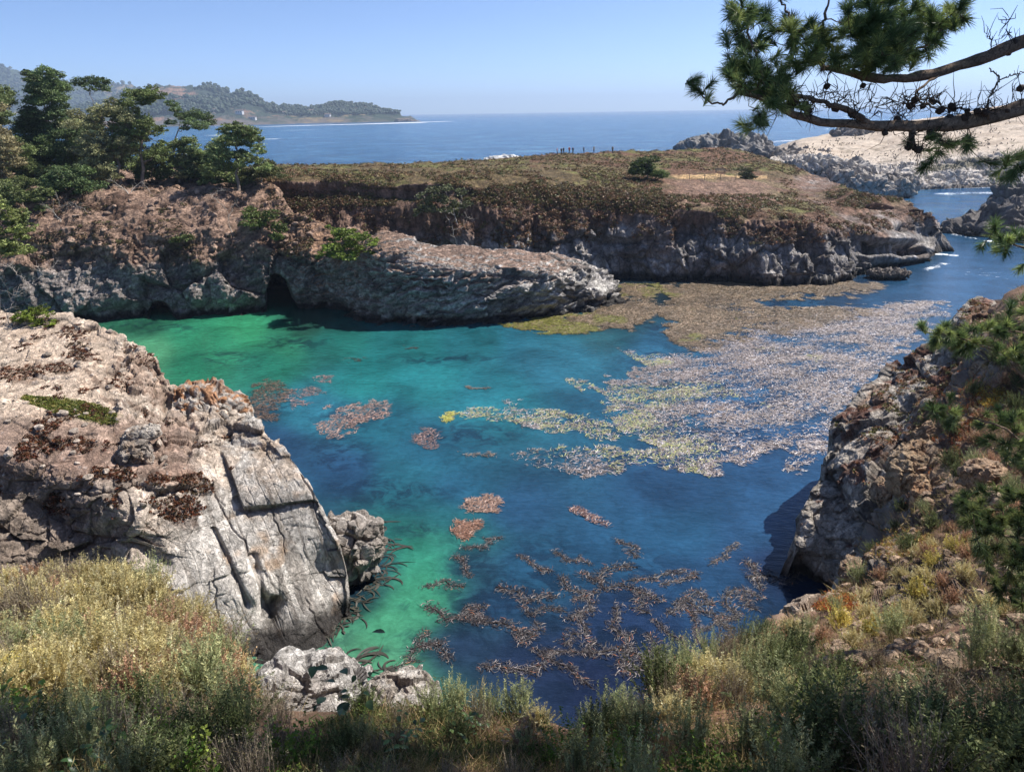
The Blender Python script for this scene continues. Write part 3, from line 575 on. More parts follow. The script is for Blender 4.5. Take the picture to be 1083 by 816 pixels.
# --- ground under and right of the camera, running out to the right-hand cliff
def build_hillside():
    T = [(-420, 560), (-200, 580), (0, 612), (60, 606), (110, 604), (170, 625), (215, 655), (250, 690), (275, 735), (300, 752), (420, 752), (470, 752), (560, 758), (600, 775), (640, 770), (690, 738), (735, 700), (775, 676), (810, 664), (838, 652), (870, 636), (890, 612), (912, 590), (955, 511), (988, 440), (1012, 392), (1040, 340), (1068, 308), (1110, 294), (1400, 240)]
    B = [(-420, 1700), (1400, 1700)]
    ctrl = []
    for x, y, Y in ((-420, 560, 14), (-200, 580, 14), (0, 612, 13), (60, 606, 13.3), (110, 604, 13.2), (170, 625, 12.2), (215, 655, 11), (250, 690, 9.6), (275, 735, 7.6), (300, 752, 6.6), (420, 752, 6.0), (470, 752, 6.0), (560, 758, 5.9), (600, 775, 5.7), (640, 770, 6.0), (690, 738, 7.2), (735, 700, 9.0), (775, 676, 11), (810, 664, 14), (838, 654, 19),
                    (870, 636, 21.5), (890, 612, 26.5), (912, 590, 29.0), (955, 511, 32), (988, 440, 36), (1012, 392, 40), (1040, 340, 45), (1068, 308, 49), (1110, 294, 50), (1400, 240, 52),
                    (940, 590, 23), (960, 640, 16), (1000, 560, 22.5), (1040, 480, 28), (1083, 420, 32), (1083, 480, 25), (1083, 560, 17), (1083, 640, 11.5), (1200, 400, 30), (1200, 560, 14), (1400, 400, 24), (1400, 600, 10),
                    (900, 660, 15), (850, 680, 13), (1000, 700, 9), (900, 720, 9), (800, 720, 8.6), (1083, 740, 6.6), (1000, 780, 5.6), (850, 790, 5.2), (700, 800, 5.1), (560, 810, 4.6), (400, 810, 4.5), (250, 780, 5.6), (100, 700, 8.2), (0, 700, 8.5), (-200, 700, 9), (-420, 700, 9.5), (150, 780, 5.6), (0, 800, 5.2), (-200, 816, 5.2),
                    (1200, 816, 4.6)):
        ctrl.append((x, y, 'y', Y))
    for x in (-420, -100, 200, 500, 800, 1083, 1400):
        ctrl.append((x, 1000, 'z', 20.9 if x < 800 else 21.2)); ctrl.append((x, 1300, 'z', 22.0)); ctrl.append((x, 1700, 'z', 22.35))
    px = np.linspace(-420, 1400, 900)
    G = relief(ctrl, px, T, B, 760, power=.42, rs=1.2, skirt=((.5, -.5), (1.0, -1.6), (1.5, -4)))
    # patch of ground under and behind the viewer
    rd = rockdisp([(3.6, .75), (1.4, .5), (.5, .2)], s=401)
    def disp(P, N):
        px_, py_ = pix(P); a, cr, idl = rd(P, N)
        k = (P[:, 2] < 12) * (1 - ss(N[:, 2], .5, .7)) * (P[:, 1] > 9) * 1.0
        low = fbm(P / 2.2, 4, s=402) * .22 * ss(P[:, 1], 3, 10) + fbm(P / .5, 4, s=403) * .05
        ledge = ss(px_, 835, 850) * (1 - ss(px_, 1000, 1040)) * ss(py_, 330, 400) * (1 - ss(py_, 655, 670))
        k = np.maximum(k, ledge * .7 * ss(fbm(P / 2.8, 3, s=404), -.1, .2))
        return N * (a * k + low * (1 - k))[:, None], (cr, k, idl)
    def colf(P, N, px_, py_, info):
        cr, k, idl = info
        n = fbm(P / 1.8, 5, s=443); n2 = fbm(P / .5, 4, s=444)
        rk = lin((158, 146, 134)) * (1 + .25 * n + .2 * (idl - .5))[:, None]
        rk = mixc(rk, lin((146, 112, 86)), ss(fbm(P / 2.0, 4, s=445) + .5 * ss(P[:, 2], 3, 8) - .2, .05, .35) * .7)
        rk = mixc(rk, DARK, ss(n2, .2, .5) * .35)
        soil = lin((120, 92, 74)) * (1 + .35 * n2)[:, None]; soil = mixc(soil, lin((92, 74, 58)), ss(n, .0, .3) * .7)
        c = mixc(soil, rk, k)
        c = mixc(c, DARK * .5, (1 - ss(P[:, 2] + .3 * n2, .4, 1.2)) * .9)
        c = mixc(c, c * .5, cr * .6 * k)
        return c
    o = finish('hillside_ground', G, disp, colf, rock_mat('hillside_soil', 1.0, .05, 6.0, var=.35, crack=0.0), 'steep brown ground falling away to a rocky cliff', 'ground')
    return o
def inpoly(x, y, P):
    P = np.array(P, float); c = np.zeros(np.shape(x), bool); j = len(P) - 1
    for i in range(len(P)):
        a = (P[i, 1] > y) != (P[j, 1] > y)
        c ^= a & (x < (P[j, 0] - P[i, 0]) * (y - P[i, 1]) / (P[j, 1] - P[i, 1] + 1e-12) + P[i, 0]); j = i
    return c
def build_cliff():
    T = [(841, 566), (845, 538), (860, 508), (878, 478), (886, 450), (914, 412), (948, 384), (985, 368), (1027, 320), (1075, 312)]
    B = [(841, 604), (852, 612), (868, 616), (880, 624), (900, 626), (925, 610), (965, 535), (1000, 460), (1025, 415), (1055, 370), (1075, 340)]
    ctrl = [(841, 604, 'z', 0), (852, 612, 'z', 0), (868, 616, 'z', 0), (880, 624, 'z', 0), (841, 580, 'y', 34.3), (842, 566, 'y', 35), (845, 538, 'y', 36), (878, 478, 'y', 40), (886, 450, 'y', 42), (914, 412, 'y', 44.5), (948, 384, 'y', 46.5), (985, 368, 'y', 46), (1027, 320, 'y', 49), (1075, 312, 'y', 50),
            (900, 626, 'y', 30.2), (903, 588, 'y', 30.6), (950, 511, 'y', 32.8), (986, 439, 'y', 36.8), (960, 440, 'y', 39.5), (920, 470, 'y', 38), (900, 540, 'y', 34.2), (870, 560, 'y', 34.0), (930, 540, 'y', 32.6), (1010, 400, 'y', 39.5), (1030, 360, 'y', 42), (965, 535, 'y', 31.2), (1000, 460, 'y', 35), (1055, 370, 'y', 41), (925, 610, 'y', 29)]
    px = np.linspace(841, 1075, 460)
    G = relief(ctrl, px, T, B, 480, rs=1.2, skirt=((.4, -.3), (1.0, -1.2), (1.5, -3.5)))
    rd = rockdisp([(5.5, .95), (1.9, .42), (.6, .14)], s=401, str_dir=(.5, -.3, 1.0), str_amp=.08, str_f=.8)
    def disp(P, N):
        px_, py_ = pix(P); a, cr, idl = rd(P, N)
        return N * (a * .8)[:, None], (cr, idl, py_)
    def colf(P, N, px_, py_, info):
        cr, idl, _ = info
        n = fbm(P / 1.8, 5, s=443); n2 = fbm(P / .5, 4, s=444)
        rk = lin((190, 180, 168)) * (1 + .25 * n + .2 * (idl - .5))[:, None]
        up = ss(P[:, 2] + n * 1.5, 4.5, 8.5)
        rk = mixc(rk, lin((146, 108, 82)), np.clip(ss(fbm(P / 2.0, 4, s=445), -.2, .2) * .9 * up, 0, 1))
        rk = mixc(rk, lin((108, 58, 40)), ss(fbm(P / 1.3, 4, s=448) + .25 * up - .2, .12, .3) * .8)
        rk = mixc(rk, lin((206, 198, 188)), ss(n2 + .4 * n, .35, .6) * .5)
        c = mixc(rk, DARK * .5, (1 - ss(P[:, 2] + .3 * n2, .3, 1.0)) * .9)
        return mixc(c, c * .5, cr * .6)
    return finish('sea_cliff', G, disp, colf, rock_mat('seacliff_rock', 1.0, .09, 4.0, var=.3, grain=(-.5, -.4, -.8), gf=3.5, gs=.34), 'steep broken rock cliff above the dark water', 'cliff')
CLIFF = build_cliff()
HEAD = build_headland(); WOOD = build_woodcliff(); OUT = build_outcrop(); HILL = build_hillside()

def boulder(name, c, r, label, cat='boulder', seed=0, col=(200, 190, 178), col2=(164, 142, 122), rot=(0, 0, 0), sub=6, amp=(.34, .16), lichen=None, kind=None, dark=0.0, mt=None, group=None, layers=0.0):
    """one angular rock: radii r (m), centre c, faceted by broken blocks"""
    import bmesh
    bm = bmesh.new(); bmesh.ops.create_icosphere(bm, subdivisions=sub, radius=1.0)
    V = np.array([v.co[:] for v in bm.verts]); F = np.array([[v.index for v in f.verts] for f in bm.faces]); bm.free()
    from mathutils import Euler
    V = np.sign(V) * np.abs(V) ** .8
    V = V * np.array(r); N = V / np.array(r) ** 2; N /= np.linalg.norm(N, axis=1)[:, None]
    m = float(min(r)); q = V + seed * 13.7
    a1, c1, i1 = blocks(q, m * 1.1, seed); a2, c2, i2 = blocks(q, m * .42, seed + 50)
    a = a1 * m * amp[0] + a2 * m * amp[1] + fbm(q / m * 2.2, 5, s=seed, ridge=True, gain=.55) * m * .07
    if layers: a = a + layers * m * (((q[:, 2] * 1.0 + q[:, 0] * .35) / m * 2.4 + .5 * vnoise(q / m, seed)) % 1.0 - .5)
    V = V + N * a[:, None]
    M = np.array(Euler(rot).to_matrix()); V = V @ M.T
    n = fbm(q / m * .9, 4, s=seed + 3); n2 = fbm(q / m * 4, 4, s=seed + 4)
    C = mixc(lin(col) * (1 + .2 * n)[:, None], lin(col2), ss(n + .5 * n2, -.05, .4) * .7)
    if lichen is not None: C = mixc(C, lin(lichen), ss(V[:, 2] / m * .35 + n2 * .9 + n * .5, .12, .4) * .8)
    cr = np.maximum(c1, c2 * .7); C = mixc(C, C * .5, cr * .6)
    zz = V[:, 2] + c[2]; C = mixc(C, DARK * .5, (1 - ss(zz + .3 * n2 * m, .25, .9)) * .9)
    o = mesh_np(name, V, F, mt or ROCKM, cols=np.clip(C, .004, .9), smooth=False); o.location = [float(v) for v in c]
    tag(o, label, cat, group, kind); return o
ROCKM = rock_mat('boulder_rock', 1.0, .06, 5.5, var=.28, grain=(-.3, -.5, -.8), gf=5, gs=.32)
def at(x, y, Y, dz=0, dx=0): p = W(x, y, Y=Y); return (p[0] + dx, p[1], p[2] + dz)
boulder('boulder', at(226, 436, 41.0), (2.5, 1.7, 1.35), 'blocky rock with orange lichen on top at the edge of the outcrop', seed=3, lichen=(190, 132, 84), rot=(.1, .42, -.25), layers=.16)
boulder('boulder', at(258, 452, 39.8, -.4), (1.0, .9, 1.0), 'cracked grey knob just below the orange lichen rock', seed=4, rot=(.1, .2, .3), layers=.1)
boulder('boulder', at(370, 576, 35.2, -.1), (1.6, 1.8, 1.7), 'dark knobbly rock spur standing in water at the outcrop tip', seed=45, rot=(.15, .2, .9), col=(186, 176, 166), col2=(140, 128, 116), amp=(.3, .3))
boulder('boulder', at(144, 484, 34.4, .25), (.85, .7, .62), 'loose grey boulder with a shaded flat front lying on the outcrop', seed=6, rot=(.1, .1, .5), col=(170, 158, 146), sub=5)
boulder('boulder', at(150, 463, 35.4, .2), (.95, .6, .4), 'flat pale slab lying above the loose grey boulder', seed=7, rot=(.1, -.1, .2), sub=5)
boulder('boulder', at(104, 476, 34.8, .15), (.45, .4, .35), 'small square stone left of the loose grey boulder', seed=8, sub=4)
boulder('boulder', at(86, 482, 34.4, .12), (.4, .4, .33), 'small pointed stone at the rim of the outcrop hollow', seed=9, sub=4)
boulder('boulder', at(325, 724, 20.5, -.4), (2.0, 1.5, 1.2), 'broad white rock behind the brush near the outcrop foot', seed=10, rot=(.1, .1, .2), col=(204, 198, 190), col2=(170, 160, 150))
boulder('boulder', at(425, 738, 19.8, -.3), (1.25, 1.1, .85), 'white rounded rock above the brush beside the green water', seed=11, rot=(.1, -.1, .2), col=(204, 196, 186), col2=(172, 158, 142))
boulder('boulder', at(283, 722, 21.5, -.2), (.7, .6, .6), 'small pale rock left of the broad white rock', seed=12, sub=5, col=(196, 188, 178))
boulder('boulder', at(868, 650, 20.4, -.5), (1.3, 1.0, .9), 'pale ledge rock under the orange succulents above the dark inlet', seed=13, rot=(0, .1, .2), col=(196, 176, 156), col2=(160, 120, 92))
boulder('boulder', at(972, 500, 31.0, .1), (1.5, 1.3, 1.0), 'tan angular boulder halfway up the right slope', seed=14, rot=(.1, -.45, .3), col=(196, 170, 140), col2=(160, 122, 90))
boulder('boulder', at(1000, 528, 27.8, .1), (1.35, 1.1, .8), 'tan squared boulder below the angular one on the slope', seed=15, rot=(.1, -.35, .2), col=(198, 166, 132), col2=(156, 114, 82))
boulder('boulder', at(990, 470, 34.0, .1), (1.1, .9, 1.1), 'upright tan rock with a flat face near the cliff edge', seed=16, rot=(.1, .1, .2), col=(186, 156, 126), col2=(140, 108, 84))
boulder('boulder', at(1040, 506, 24, .1), (.8, .7, .5), 'small tan rock beside the pine branch on the slope', seed=17, col=(190, 158, 128), sub=5)
boulder('boulder', at(276, 694, 29.0, .2), (.42, .4, .36), 'wet dark boulder in the cleft at the outcrop foot', seed=18, sub=4, col=(120, 112, 104))
boulder('boulder', at(293, 684, 29.8, .2), (.5, .42, .38), 'wet grey boulder in the mouth of the cleft', seed=19, sub=4, col=(130, 122, 114))
boulder('boulder', at(990, 268, 133, .2), (2.2, 1.5, 1.0), 'low dark rock awash off the headland tip', seed=20, sub=5, col=(84, 74, 68), col2=(70, 60, 54))
boulder('boulder', at(1003, 267, 134, .1), (1.0, .9, .5), 'small dark wave-washed rock beside the low dark rock', seed=21, sub=4, col=(80, 72, 66), col2=(70, 60, 54))
boulder('boulder', at(940, 288, 109, -.2), (2.8, 2.0, .6), 'low pale reef rock at the foot of the headland tip', seed=48, sub=5, amp=(.7, .5), col=(150, 140, 130), col2=(120, 108, 98))

for i, (x, y, Y, r, lb) in enumerate(((1018, 452, 33.5, (1.0, .8, .8), 'tan block half buried under the skyline pine boughs'), (940, 520, 33.2, (.9, .8, .7), 'grey brown block at the inner edge of the cliff'), (930, 598, 25.5, (.7, .6, .45), 'pale stone in the brush above the ledge'),
     (905, 606, 25.5, (.8, .6, .5), 'pale broken rock just above the dark inlet ledge'), (1062, 530, 20.5, (.7, .5, .4), 'reddish stone at the right edge of the slope'), (1046, 400, 37, (1.2, 1, .9), 'brown weathered rock high on the right slope'), (960, 605, 21, (.45, .4, .3), 'small buff stone in the sunlit brush'), (905, 700, 9.6, (.16, .14, .09), 'small stone lying on the bare brown path'), (938, 742, 7.2, (.12, .1, .07), 'flat brown stone on the shaded bare soil'))):
    boulder('boulder', at(x, y, Y), r, lb, seed=60 + i, sub=5, col=(186, 162, 136), col2=(150, 114, 88), rot=(.1, .2 * i % .5, .3 * i))
# ------------------------------------------------------------------ distant coast
def far_ridge(name, S, Bs, Yf, Yb, label, colfn, rough, nx=500, nr=60, seed=0, scl=1.0):
    px = np.linspace(S[0][0], S[-1][0], nx); ctrl = []
    for x in np.linspace(S[0][0], S[-1][0], 14):
        t, b = poly(x, S), poly(x, Bs); yf = poly(x, Yf); yb = poly(x, Yb)
        for k in (0, .25, .5, .75, 1): ctrl.append((x, b + (t - b) * k, 'y', yf + (yb - yf) * k ** 1.3))
    G = relief(ctrl, px, S, Bs, nr, rs=30 * scl, floor=-20)
    def disp(P, N):
        gul = fbm(P / (rough * 6), 5, s=seed, ridge=True); tr = fbm(P / rough, 4, s=seed + 5)
        h = ss(P[:, 2], 3, 30)
        return np.array([0, 0, 1.0]) * ((tr * rough * .30 + gul * rough * .4) * h)[:, None] + N * (gul * rough * .25)[:, None], (gul, tr)
    m = rock_mat(name + '_cover', 1.0 / rough, rough * .1, 6.0, var=.3, crack=0)
    o = finish(name, G, disp, colfn, m, label, 'hill')
    return o
def hill_cols(seed, rough, woods=(52, 64, 40), dry=(120, 104, 76), cliff=(126, 114, 98), thr=0.0, rockz=18, wz=0):
    def f(P, N, px_, py_, info):
        n = fbm(P / (rough * 5), 5, s=seed + 9); n2 = fbm(P / (rough * 1.2), 4, s=seed + 11)
        c = mixc(np.ones((len(P), 3)) * lin(woods), lin(dry), ss(n + .35 * n2, thr, thr + .2))
        c = mixc(c, lin(cliff), (1 - ss(P[:, 2] + rough * 1.6 * n2, rockz * .3, rockz * 1.1)) * (.45 + .55 * ss(n, -.2, .2)))
        return c * (1 + .35 * n2)[:, None]
    return f
F1 = far_ridge('far_hills', [(-120, 40), (-40, 60), (0, 68), (10, 72), (22, 76), (48, 77), (73, 88), (99, 95), (110, 92), (125, 90), (140, 92), (160, 100), (200, 106), (260, 115), (300, 124)],
      [(-120, 133), (300, 131)], [(-120, 3600), (300, 4200)], [(-120, 4600), (300, 4800)], 'blue hazy wooded hills farthest along the coast', hill_cols(1, 30, thr=.15), 30, seed=1)
F2 = far_ridge('middle_hills', [(60, 120), (100, 112), (130, 104), (150, 96), (162, 92), (180, 90), (196, 91), (206, 94), (222, 91), (235, 98), (246, 101), (261, 97.5), (266, 103), (272, 108), (285, 114), (296, 120), (306, 126), (316, 131)],
      [(60, 136), (240, 134), (316, 133.2)], [(60, 2100), (240, 2150), (316, 2300)], [(60, 2900), (240, 2900), (316, 2360)], 'wooded coastal hills with pale cliffs and houses above the surf', hill_cols(31, 20, thr=.06, cliff=(108, 98, 92), rockz=18, woods=(46, 58, 46), dry=(124, 98, 82)), 20, seed=31)
F3 = far_ridge('wooded_point', [(275, 116), (295, 114.5), (324, 114.5), (340, 112.5), (353, 111.5), (370, 110.5), (386, 111), (396, 113), (403, 117), (409, 116.5), (415, 120), (421, 119.5), (428, 124), (434, 123.5), (440, 127.5)],
      [(275, 133), (440, 129.5)], [(275, 2350), (440, 2500)], [(275, 2750), (400, 2700), (440, 2540)], 'dark wooded point ending in low rocks and surf', hill_cols(61, 16, thr=.22, cliff=(104, 94, 84), rockz=12, woods=(40, 54, 34)), 16, seed=61)
def low_tree_field(name, pts, hgt, mt, label, seed):
    rng = np.random.default_rng(seed); V = []; F = []; C = []; n = 0
    ico = None
    import bmesh
    bm = bmesh.new(); bmesh.ops.create_icosphere(bm, subdivisions=1, radius=1.0); IV = np.array([v.co[:] for v in bm.verts]); IF = np.array([[v.index for v in f.verts] for f in bm.faces]); bm.free()
    for p in pts:
        h = hgt * rng.uniform(.6, 1.3); v = IV * rng.uniform(.7, 1.25, (len(IV), 3)) * np.array([h * .45, h * .45, h * .38]); v[:, 2] += h * .45
        V.append(v + p); F.append(IF + n); n += len(IV); C.append(np.ones((len(IV), 3)) * lin((44, 58, 36)) * rng.uniform(.6, 1.5))
    o = mesh_np(name, np.concatenate(V), np.concatenate(F), mt, cols=np.concatenate(C), smooth=False)
    tag(o, label, 'woodland', kind='stuff'); return o
FARLEAF = leaf_mat('far_foliage', trans=.1, vscale=.2)
def sample_on(rec, n, rng, cond):
    V = rec[1]; N = rec[2]; px_, py_ = pix(V); m = np.where(cond(V, N, px_, py_))[0]
    return V[rng.choice(m, n, replace=len(m) < n)]
rg = np.random.default_rng(5)
low_tree_field('coastal_woods', sample_on(F2, 1500, rg, lambda V, N, x, y: (V[:, 2] > 30) & (fbm(V / 130, 3, s=2) > -.15)), 16, FARLEAF, 'dark tree cover on the coastal hills behind the bay', 3)
low_tree_field('point_woods', sample_on(F3, 1300, rg, lambda V, N, x, y: (V[:, 2] > 22) & (x > 285) & (x < 425)), 11, FARLEAF, 'tree cover on the low wooded point across the bay', 4)
low_tree_field('distant_woods', sample_on(F1, 1200, rg, lambda V, N, x, y: (V[:, 2] > 60)), 22, FARLEAF, 'tree cover on the hazy farthest hills', 6)
# houses on the slopes: walls, roof, window band
WHITE_M, _t = mat('house_wall'); _b = nd(_t, 'BsdfPrincipled'); _n = nd(_t, 'TexNoise'); _n.inputs['Scale'].default_value = .6; _mr = nd(_t, 'MapRange'); _mr.inputs['To Min'].default_value = .5; _mr.inputs['To Max'].default_value = .72; _t.links.new(_n.outputs[0], _mr.inputs[0]); _t.links.new(_mr.outputs[0], _b.inputs['Base Color']); _o = nd(_t, 'OutputMaterial'); _t.links.new(_b.outputs[0], _o.inputs[0])
def flat_mat(name, c, rough=.8, var=.15, vs=5.0, metal=0, bump=0):
    m, t = mat(name); b = nd(t, 'BsdfPrincipled'); b.inputs['Roughness'].default_value = rough; b.inputs['Metallic'].default_value = metal
    n = nd(t, 'TexNoise'); n.inputs['Scale'].default_value = vs; n.inputs['Detail'].default_value = 6; g = nd(t, 'NewGeometry'); t.links.new(g.outputs['Position'], n.inputs[0])
    r = nd(t, 'MapRange'); r.inputs['From Min'].default_value = .3; r.inputs['From Max'].default_value = .7; r.inputs['To Min'].default_value = 1 - var; r.inputs['To Max'].default_value = 1 + var; t.links.new(n.outputs[0], r.inputs[0])
    v = nd(t, 'VectorMath', operation='SCALE'); v.inputs[0].default_value = c; t.links.new(r.outputs[0], v.inputs['Scale']); t.links.new(v.outputs[0], b.inputs['Base Color'])
    if bump: bp = nd(t, 'Bump'); bp.inputs['Distance'].default_value = bump; t.links.new(n.outputs[0], bp.inputs['Height']); t.links.new(bp.outputs[0], b.inputs['Normal'])
    o = nd(t, 'OutputMaterial'); t.links.new(b.outputs[0], o.inputs[0]); return m
ROOF_M = flat_mat('house_roof', (.16, .11, .09)); PANE_M = flat_mat('window_pane', (.03, .04, .05), .2)
def boxV(x0, x1, y0, y1, z0, z1):
    return np.array([[x, y, z] for z in (z0, z1) for x, y in ((x0, y0), (x1, y0), (x1, y1), (x0, y1))], float)
BOXF = np.array([[3, 2, 1, 0], [4, 5, 6, 7], [0, 1, 5, 4], [1, 2, 6, 5], [2, 3, 7, 6], [3, 0, 4, 7]])
def boxes(name, lst, m, parent=None):
    return mesh_np(name, np.concatenate([boxV(*b) for b in lst]), np.concatenate([BOXF + 8 * i for i in range(len(lst))]), m, parent, smooth=False)
def snap(rec, x, y):
    px_, py_ = pix(rec[1]); i = np.argmin((px_ - x) ** 2 + (py_ - y) ** 2); return rec[1][i]
HL = ['pale house on the crest above the headland cliffs of the bay', 'white house low on the slope close to the surf', 'long pale house halfway up the coastal hill', 'white house at the neck of the wooded point', 'wide pale house among trees in the middle of the point', 'small pale house low among the trees of the point']
for i, (rec, x, y, w) in enumerate(((F2, 254, 120, 22), (F2, 268, 126, 20), (F2, 224, 118, 26), (F3, 300, 121, 18), (F3, 331, 119, 30), (F3, 347, 123, 18))):
    p = snap(rec, x, y); h = empty('house', (p[0], p[1] - 4, p[2] + 1), rg.uniform(-.4, .4)); tag(h, HL[i], 'house', 'houses along the far coast')
    boxes('wall', [(-w / 2, w / 2, -5, 5, -6, 5)], WHITE_M, h)
    V = np.array([[-w / 2 - 1, -6, 5], [w / 2 + 1, -6, 5], [w / 2 + 1, 6, 5], [-w / 2 - 1, 6, 5], [-w / 2 - 1, 0, 8.5], [w / 2 + 1, 0, 8.5]], float)
    mesh_np('roof', V, [np.array([[0, 1, 5, 4], [2, 3, 4, 5], [3, 2, 1, 0]]), np.array([[0, 4, 3], [1, 2, 5]])], ROOF_M, h, smooth=False)
    for k in range(3): wx = (-.32 + .32 * k) * w; boxes('window', [(wx - w * .09, wx + w * .09, -5.12, -4.9, .4, 3)], PANE_M, h)
# --- sandy bird island and its pale rocks to the right, rocks off the headland
def build_island():
    S = [(815, 160), (830, 152), (850, 146), (868, 142), (880, 140), (900, 138), (930, 133), (960, 129), (1000, 124), (1040, 113), (1083, 104), (1130, 98), (1260, 95)]
    Bs = [(815, 172), (860, 182), (900, 196), (940, 201), (1000, 199), (1083, 196), (1260, 194)]
    ctrl = []
    for x in (815, 850, 880, 915, 960, 1010, 1060, 1120, 1200, 1260):
        b = poly(x, Bs); t = poly(x, S); Yb = min(float(W(x, max(b, 196), z=0)[1]), 270); z0 = 1.0
        ctrl.append((x, b, 'y', Yb)); ctrl.append((x, b + (t - b) * .25, 'y', Yb + 6))
        ctrl.append((x, b + (t - b) * .45, 'y', Yb + 22)); ctrl.append((x, b + (t - b) * .7, 'y', Yb + 60)); ctrl.append((x, t, 'y', Yb + 130))
    px = np.linspace(815, 1260, 520)
    G = relief(ctrl, px, S, Bs, 150, rs=5, floor=-2)
    rd = rockdisp([(14, 2.4), (5, 1.2), (1.7, .8)], s=701, str_dir=(.5, .2, 1), str_amp=.6, str_f=.4)
    def disp(P, N):
        px_, py_ = pix(P); v = (py_ - poly(px_, S)) / (poly(px_, Bs) - poly(px_, S))
        k = ss(v + .12 * vnoise(P / 14, 3), .50, .66)
        k = np.maximum(k, ss(vnoise(P / 22, 8), .35, .6) * ss(v, .15, .3) * .7)
        a, cr, idl = rd(P, N)
        return N * (a * k * .75 + (fbm(P / 7, 4, s=703) * .8 + fbm(P / 24, 3, s=713) * 2.0) * (1 - k))[:, None], (cr, k, idl, v)
    def colf(P, N, px_, py_, info):
        cr, k, idl, v = info; n = fbm(P / 6, 5, s=704); n2 = fbm(P / 1.6, 4, s=705)
        sand = lin((198, 182, 164)) * (1 + .16 * n + .16 * n2)[:, None]; sand = mixc(sand, lin((160, 142, 124)), ss(n, -.1, .3) * .6); sand = mixc(sand, lin((120, 108, 90)), ss(fbm(P / 3.0, 4, s=719), .22, .4) * .6)
        rk = lin((212, 202, 190)) * (1 + .2 * n + .15 * idl)[:, None]; rk = mixc(rk, lin((120, 112, 106)), ss(n2 + .4 * n, .16, .45) * .7)
        c = mixc(sand, rk, k)
        c = mixc(c, lin((110, 104, 80)), ss(v, .62, .66) * (1 - ss(v, .72, .78)) * ss(px_, 965, 990) * .8)
        c = mixc(c, DARK, (1 - ss(P[:, 2] + n2, .4, 1.6)) * .8)
        return mixc(c, c * .55, cr * .6 * k)
    return finish('sandy_island_terrain', G, disp, colf, rock_mat('island_cover', .5, .3, 2.5, var=.22, crack=.3), 'bare sandy hillside with pale rocks along the water', 'island', facet=True)
ISL = build_island()
boulder('rock_stack', at(765, 158, 300, -2), (19, 12, 6.5), 'jagged grey rock ridge behind the headland knoll', 'rock', seed=30, col=(150, 146, 142), col2=(120, 116, 112), amp=(.45, .3), rot=(0, .05, .1), sub=6)
boulder('rock_stack', at(797, 160, 285, -2.5), (12, 8, 4.5), 'lower grey rock trailing off the jagged ridge', 'rock', seed=31, col=(156, 150, 144), col2=(120, 116, 112), amp=(.45, .3), sub=5)
boulder('rock_stack', at(880, 178, 225, -2), (14, 8, 4.6), 'pale streaked rock ridge rising behind the headland shoulder', 'rock', seed=32, col=(206, 198, 188), col2=(140, 132, 126), amp=(.4, .3), rot=(0, .12, -.1), layers=.15)
boulder('rock_stack', at(908, 188, 205, -2), (9, 6, 3.4), 'pale jumbled rock right of the streaked ridge', 'rock', seed=33, col=(200, 190, 178), col2=(130, 122, 116), amp=(.45, .3), rot=(0, .25, 0))
boulder('rock_stack', at(935, 194, 215, -1.0), (9, 6, 3.2), 'low pale rock at the waterline near the island beach', 'rock', seed=34, col=(190, 180, 168), col2=(120, 114, 108), amp=(.45, .3))
boulder('rock_stack', at(845, 163, 300, -3), (13, 9, 5.0), 'grey rock on the shore between the ridge and the sand', 'rock', seed=35, col=(176, 166, 156), col2=(130, 122, 116), amp=(.4, .3))
boulder('rock_stack', at(913, 142, 350, -2), (13, 8, 5), 'grey outcrop on top of the sandy hillside', 'rock', seed=36, col=(156, 148, 140), col2=(120, 116, 110), amp=(.4, .3))
boulder('sea_rock', at(1055, 238, 150, -2.2), (12.0, 7, 5.0), 'long dark grey rock in the channel, sloping down to the left', 'rock', seed=37, col=(128, 122, 118), col2=(96, 90, 86), amp=(.4, .3), rot=(0, -.22, .1), layers=.12)
boulder('sea_rock', at(1088, 232, 162, -1), (9.0, 8, 7.0), 'tall grey rock behind the long channel rock', 'rock', seed=38, col=(138, 132, 126), col2=(100, 94, 90), amp=(.4, .3))
boulder('sea_rock', at(1080, 252, 140, -1), (5.0, 4, 2.6), 'low grey rock in front of the long channel rock', 'rock', seed=39, col=(138, 130, 124), col2=(100, 94, 90), amp=(.4, .3), sub=5)
boulder('sea_rock', at(533, 170, 330, -1), (9, 6, 3.2), 'guano-whitened rock in the sea just behind the headland', 'rock', seed=40, col=(226, 224, 220), col2=(180, 176, 170), sub=5)
boulder('sea_rock', at(427, 128.5, 2480, 0), (30, 20, 9), 'small dark rock off the tip of the wooded point', 'rock', seed=41, col=(110, 100, 92), sub=4)
boulder('sea_rock', at(438, 129.2, 2450, -2), (22, 16, 7), 'smallest dark rock beyond the end of the point', 'rock', seed=42, col=(110, 100, 92), sub=4)
# seabirds resting on the sand
def bird_mesh():
    # body, neck and head as one small swept shape
    prof = [(-.34, .30, .02), (-.2, .30, .10), (0, .32, .15), (.16, .40, .13), (.24, .55, .07), (.26, .66, .05), (.30, .72, .06), (.36, .72, .035), (.48, .70, .012)]
    V = []; 
    for x, z, r in prof:
        for k in range(6): a = k * math.pi / 3; V.append((x - r * .3 * math.sin(a), r * math.cos(a), z + r * math.sin(a)))
    F = [[i * 6 + k, i * 6 + (k + 1) % 6, (i + 1) * 6 + (k + 1) % 6, (i + 1) * 6 + k] for i in range(len(prof) - 1) for k in range(6)]
    b = boxV(-.03, 0, -.07, -.04, 0, .25); b2 = boxV(-.03, 0, .04, .07, 0, .25); n = len(V)
    V = np.concatenate((np.array(V), b, b2)); F = np.array(F); return V, np.concatenate((F, BOXF + n, BOXF + n + 8))
BIRD_M = flat_mat('seabird_feathers', (.05, .04, .035))
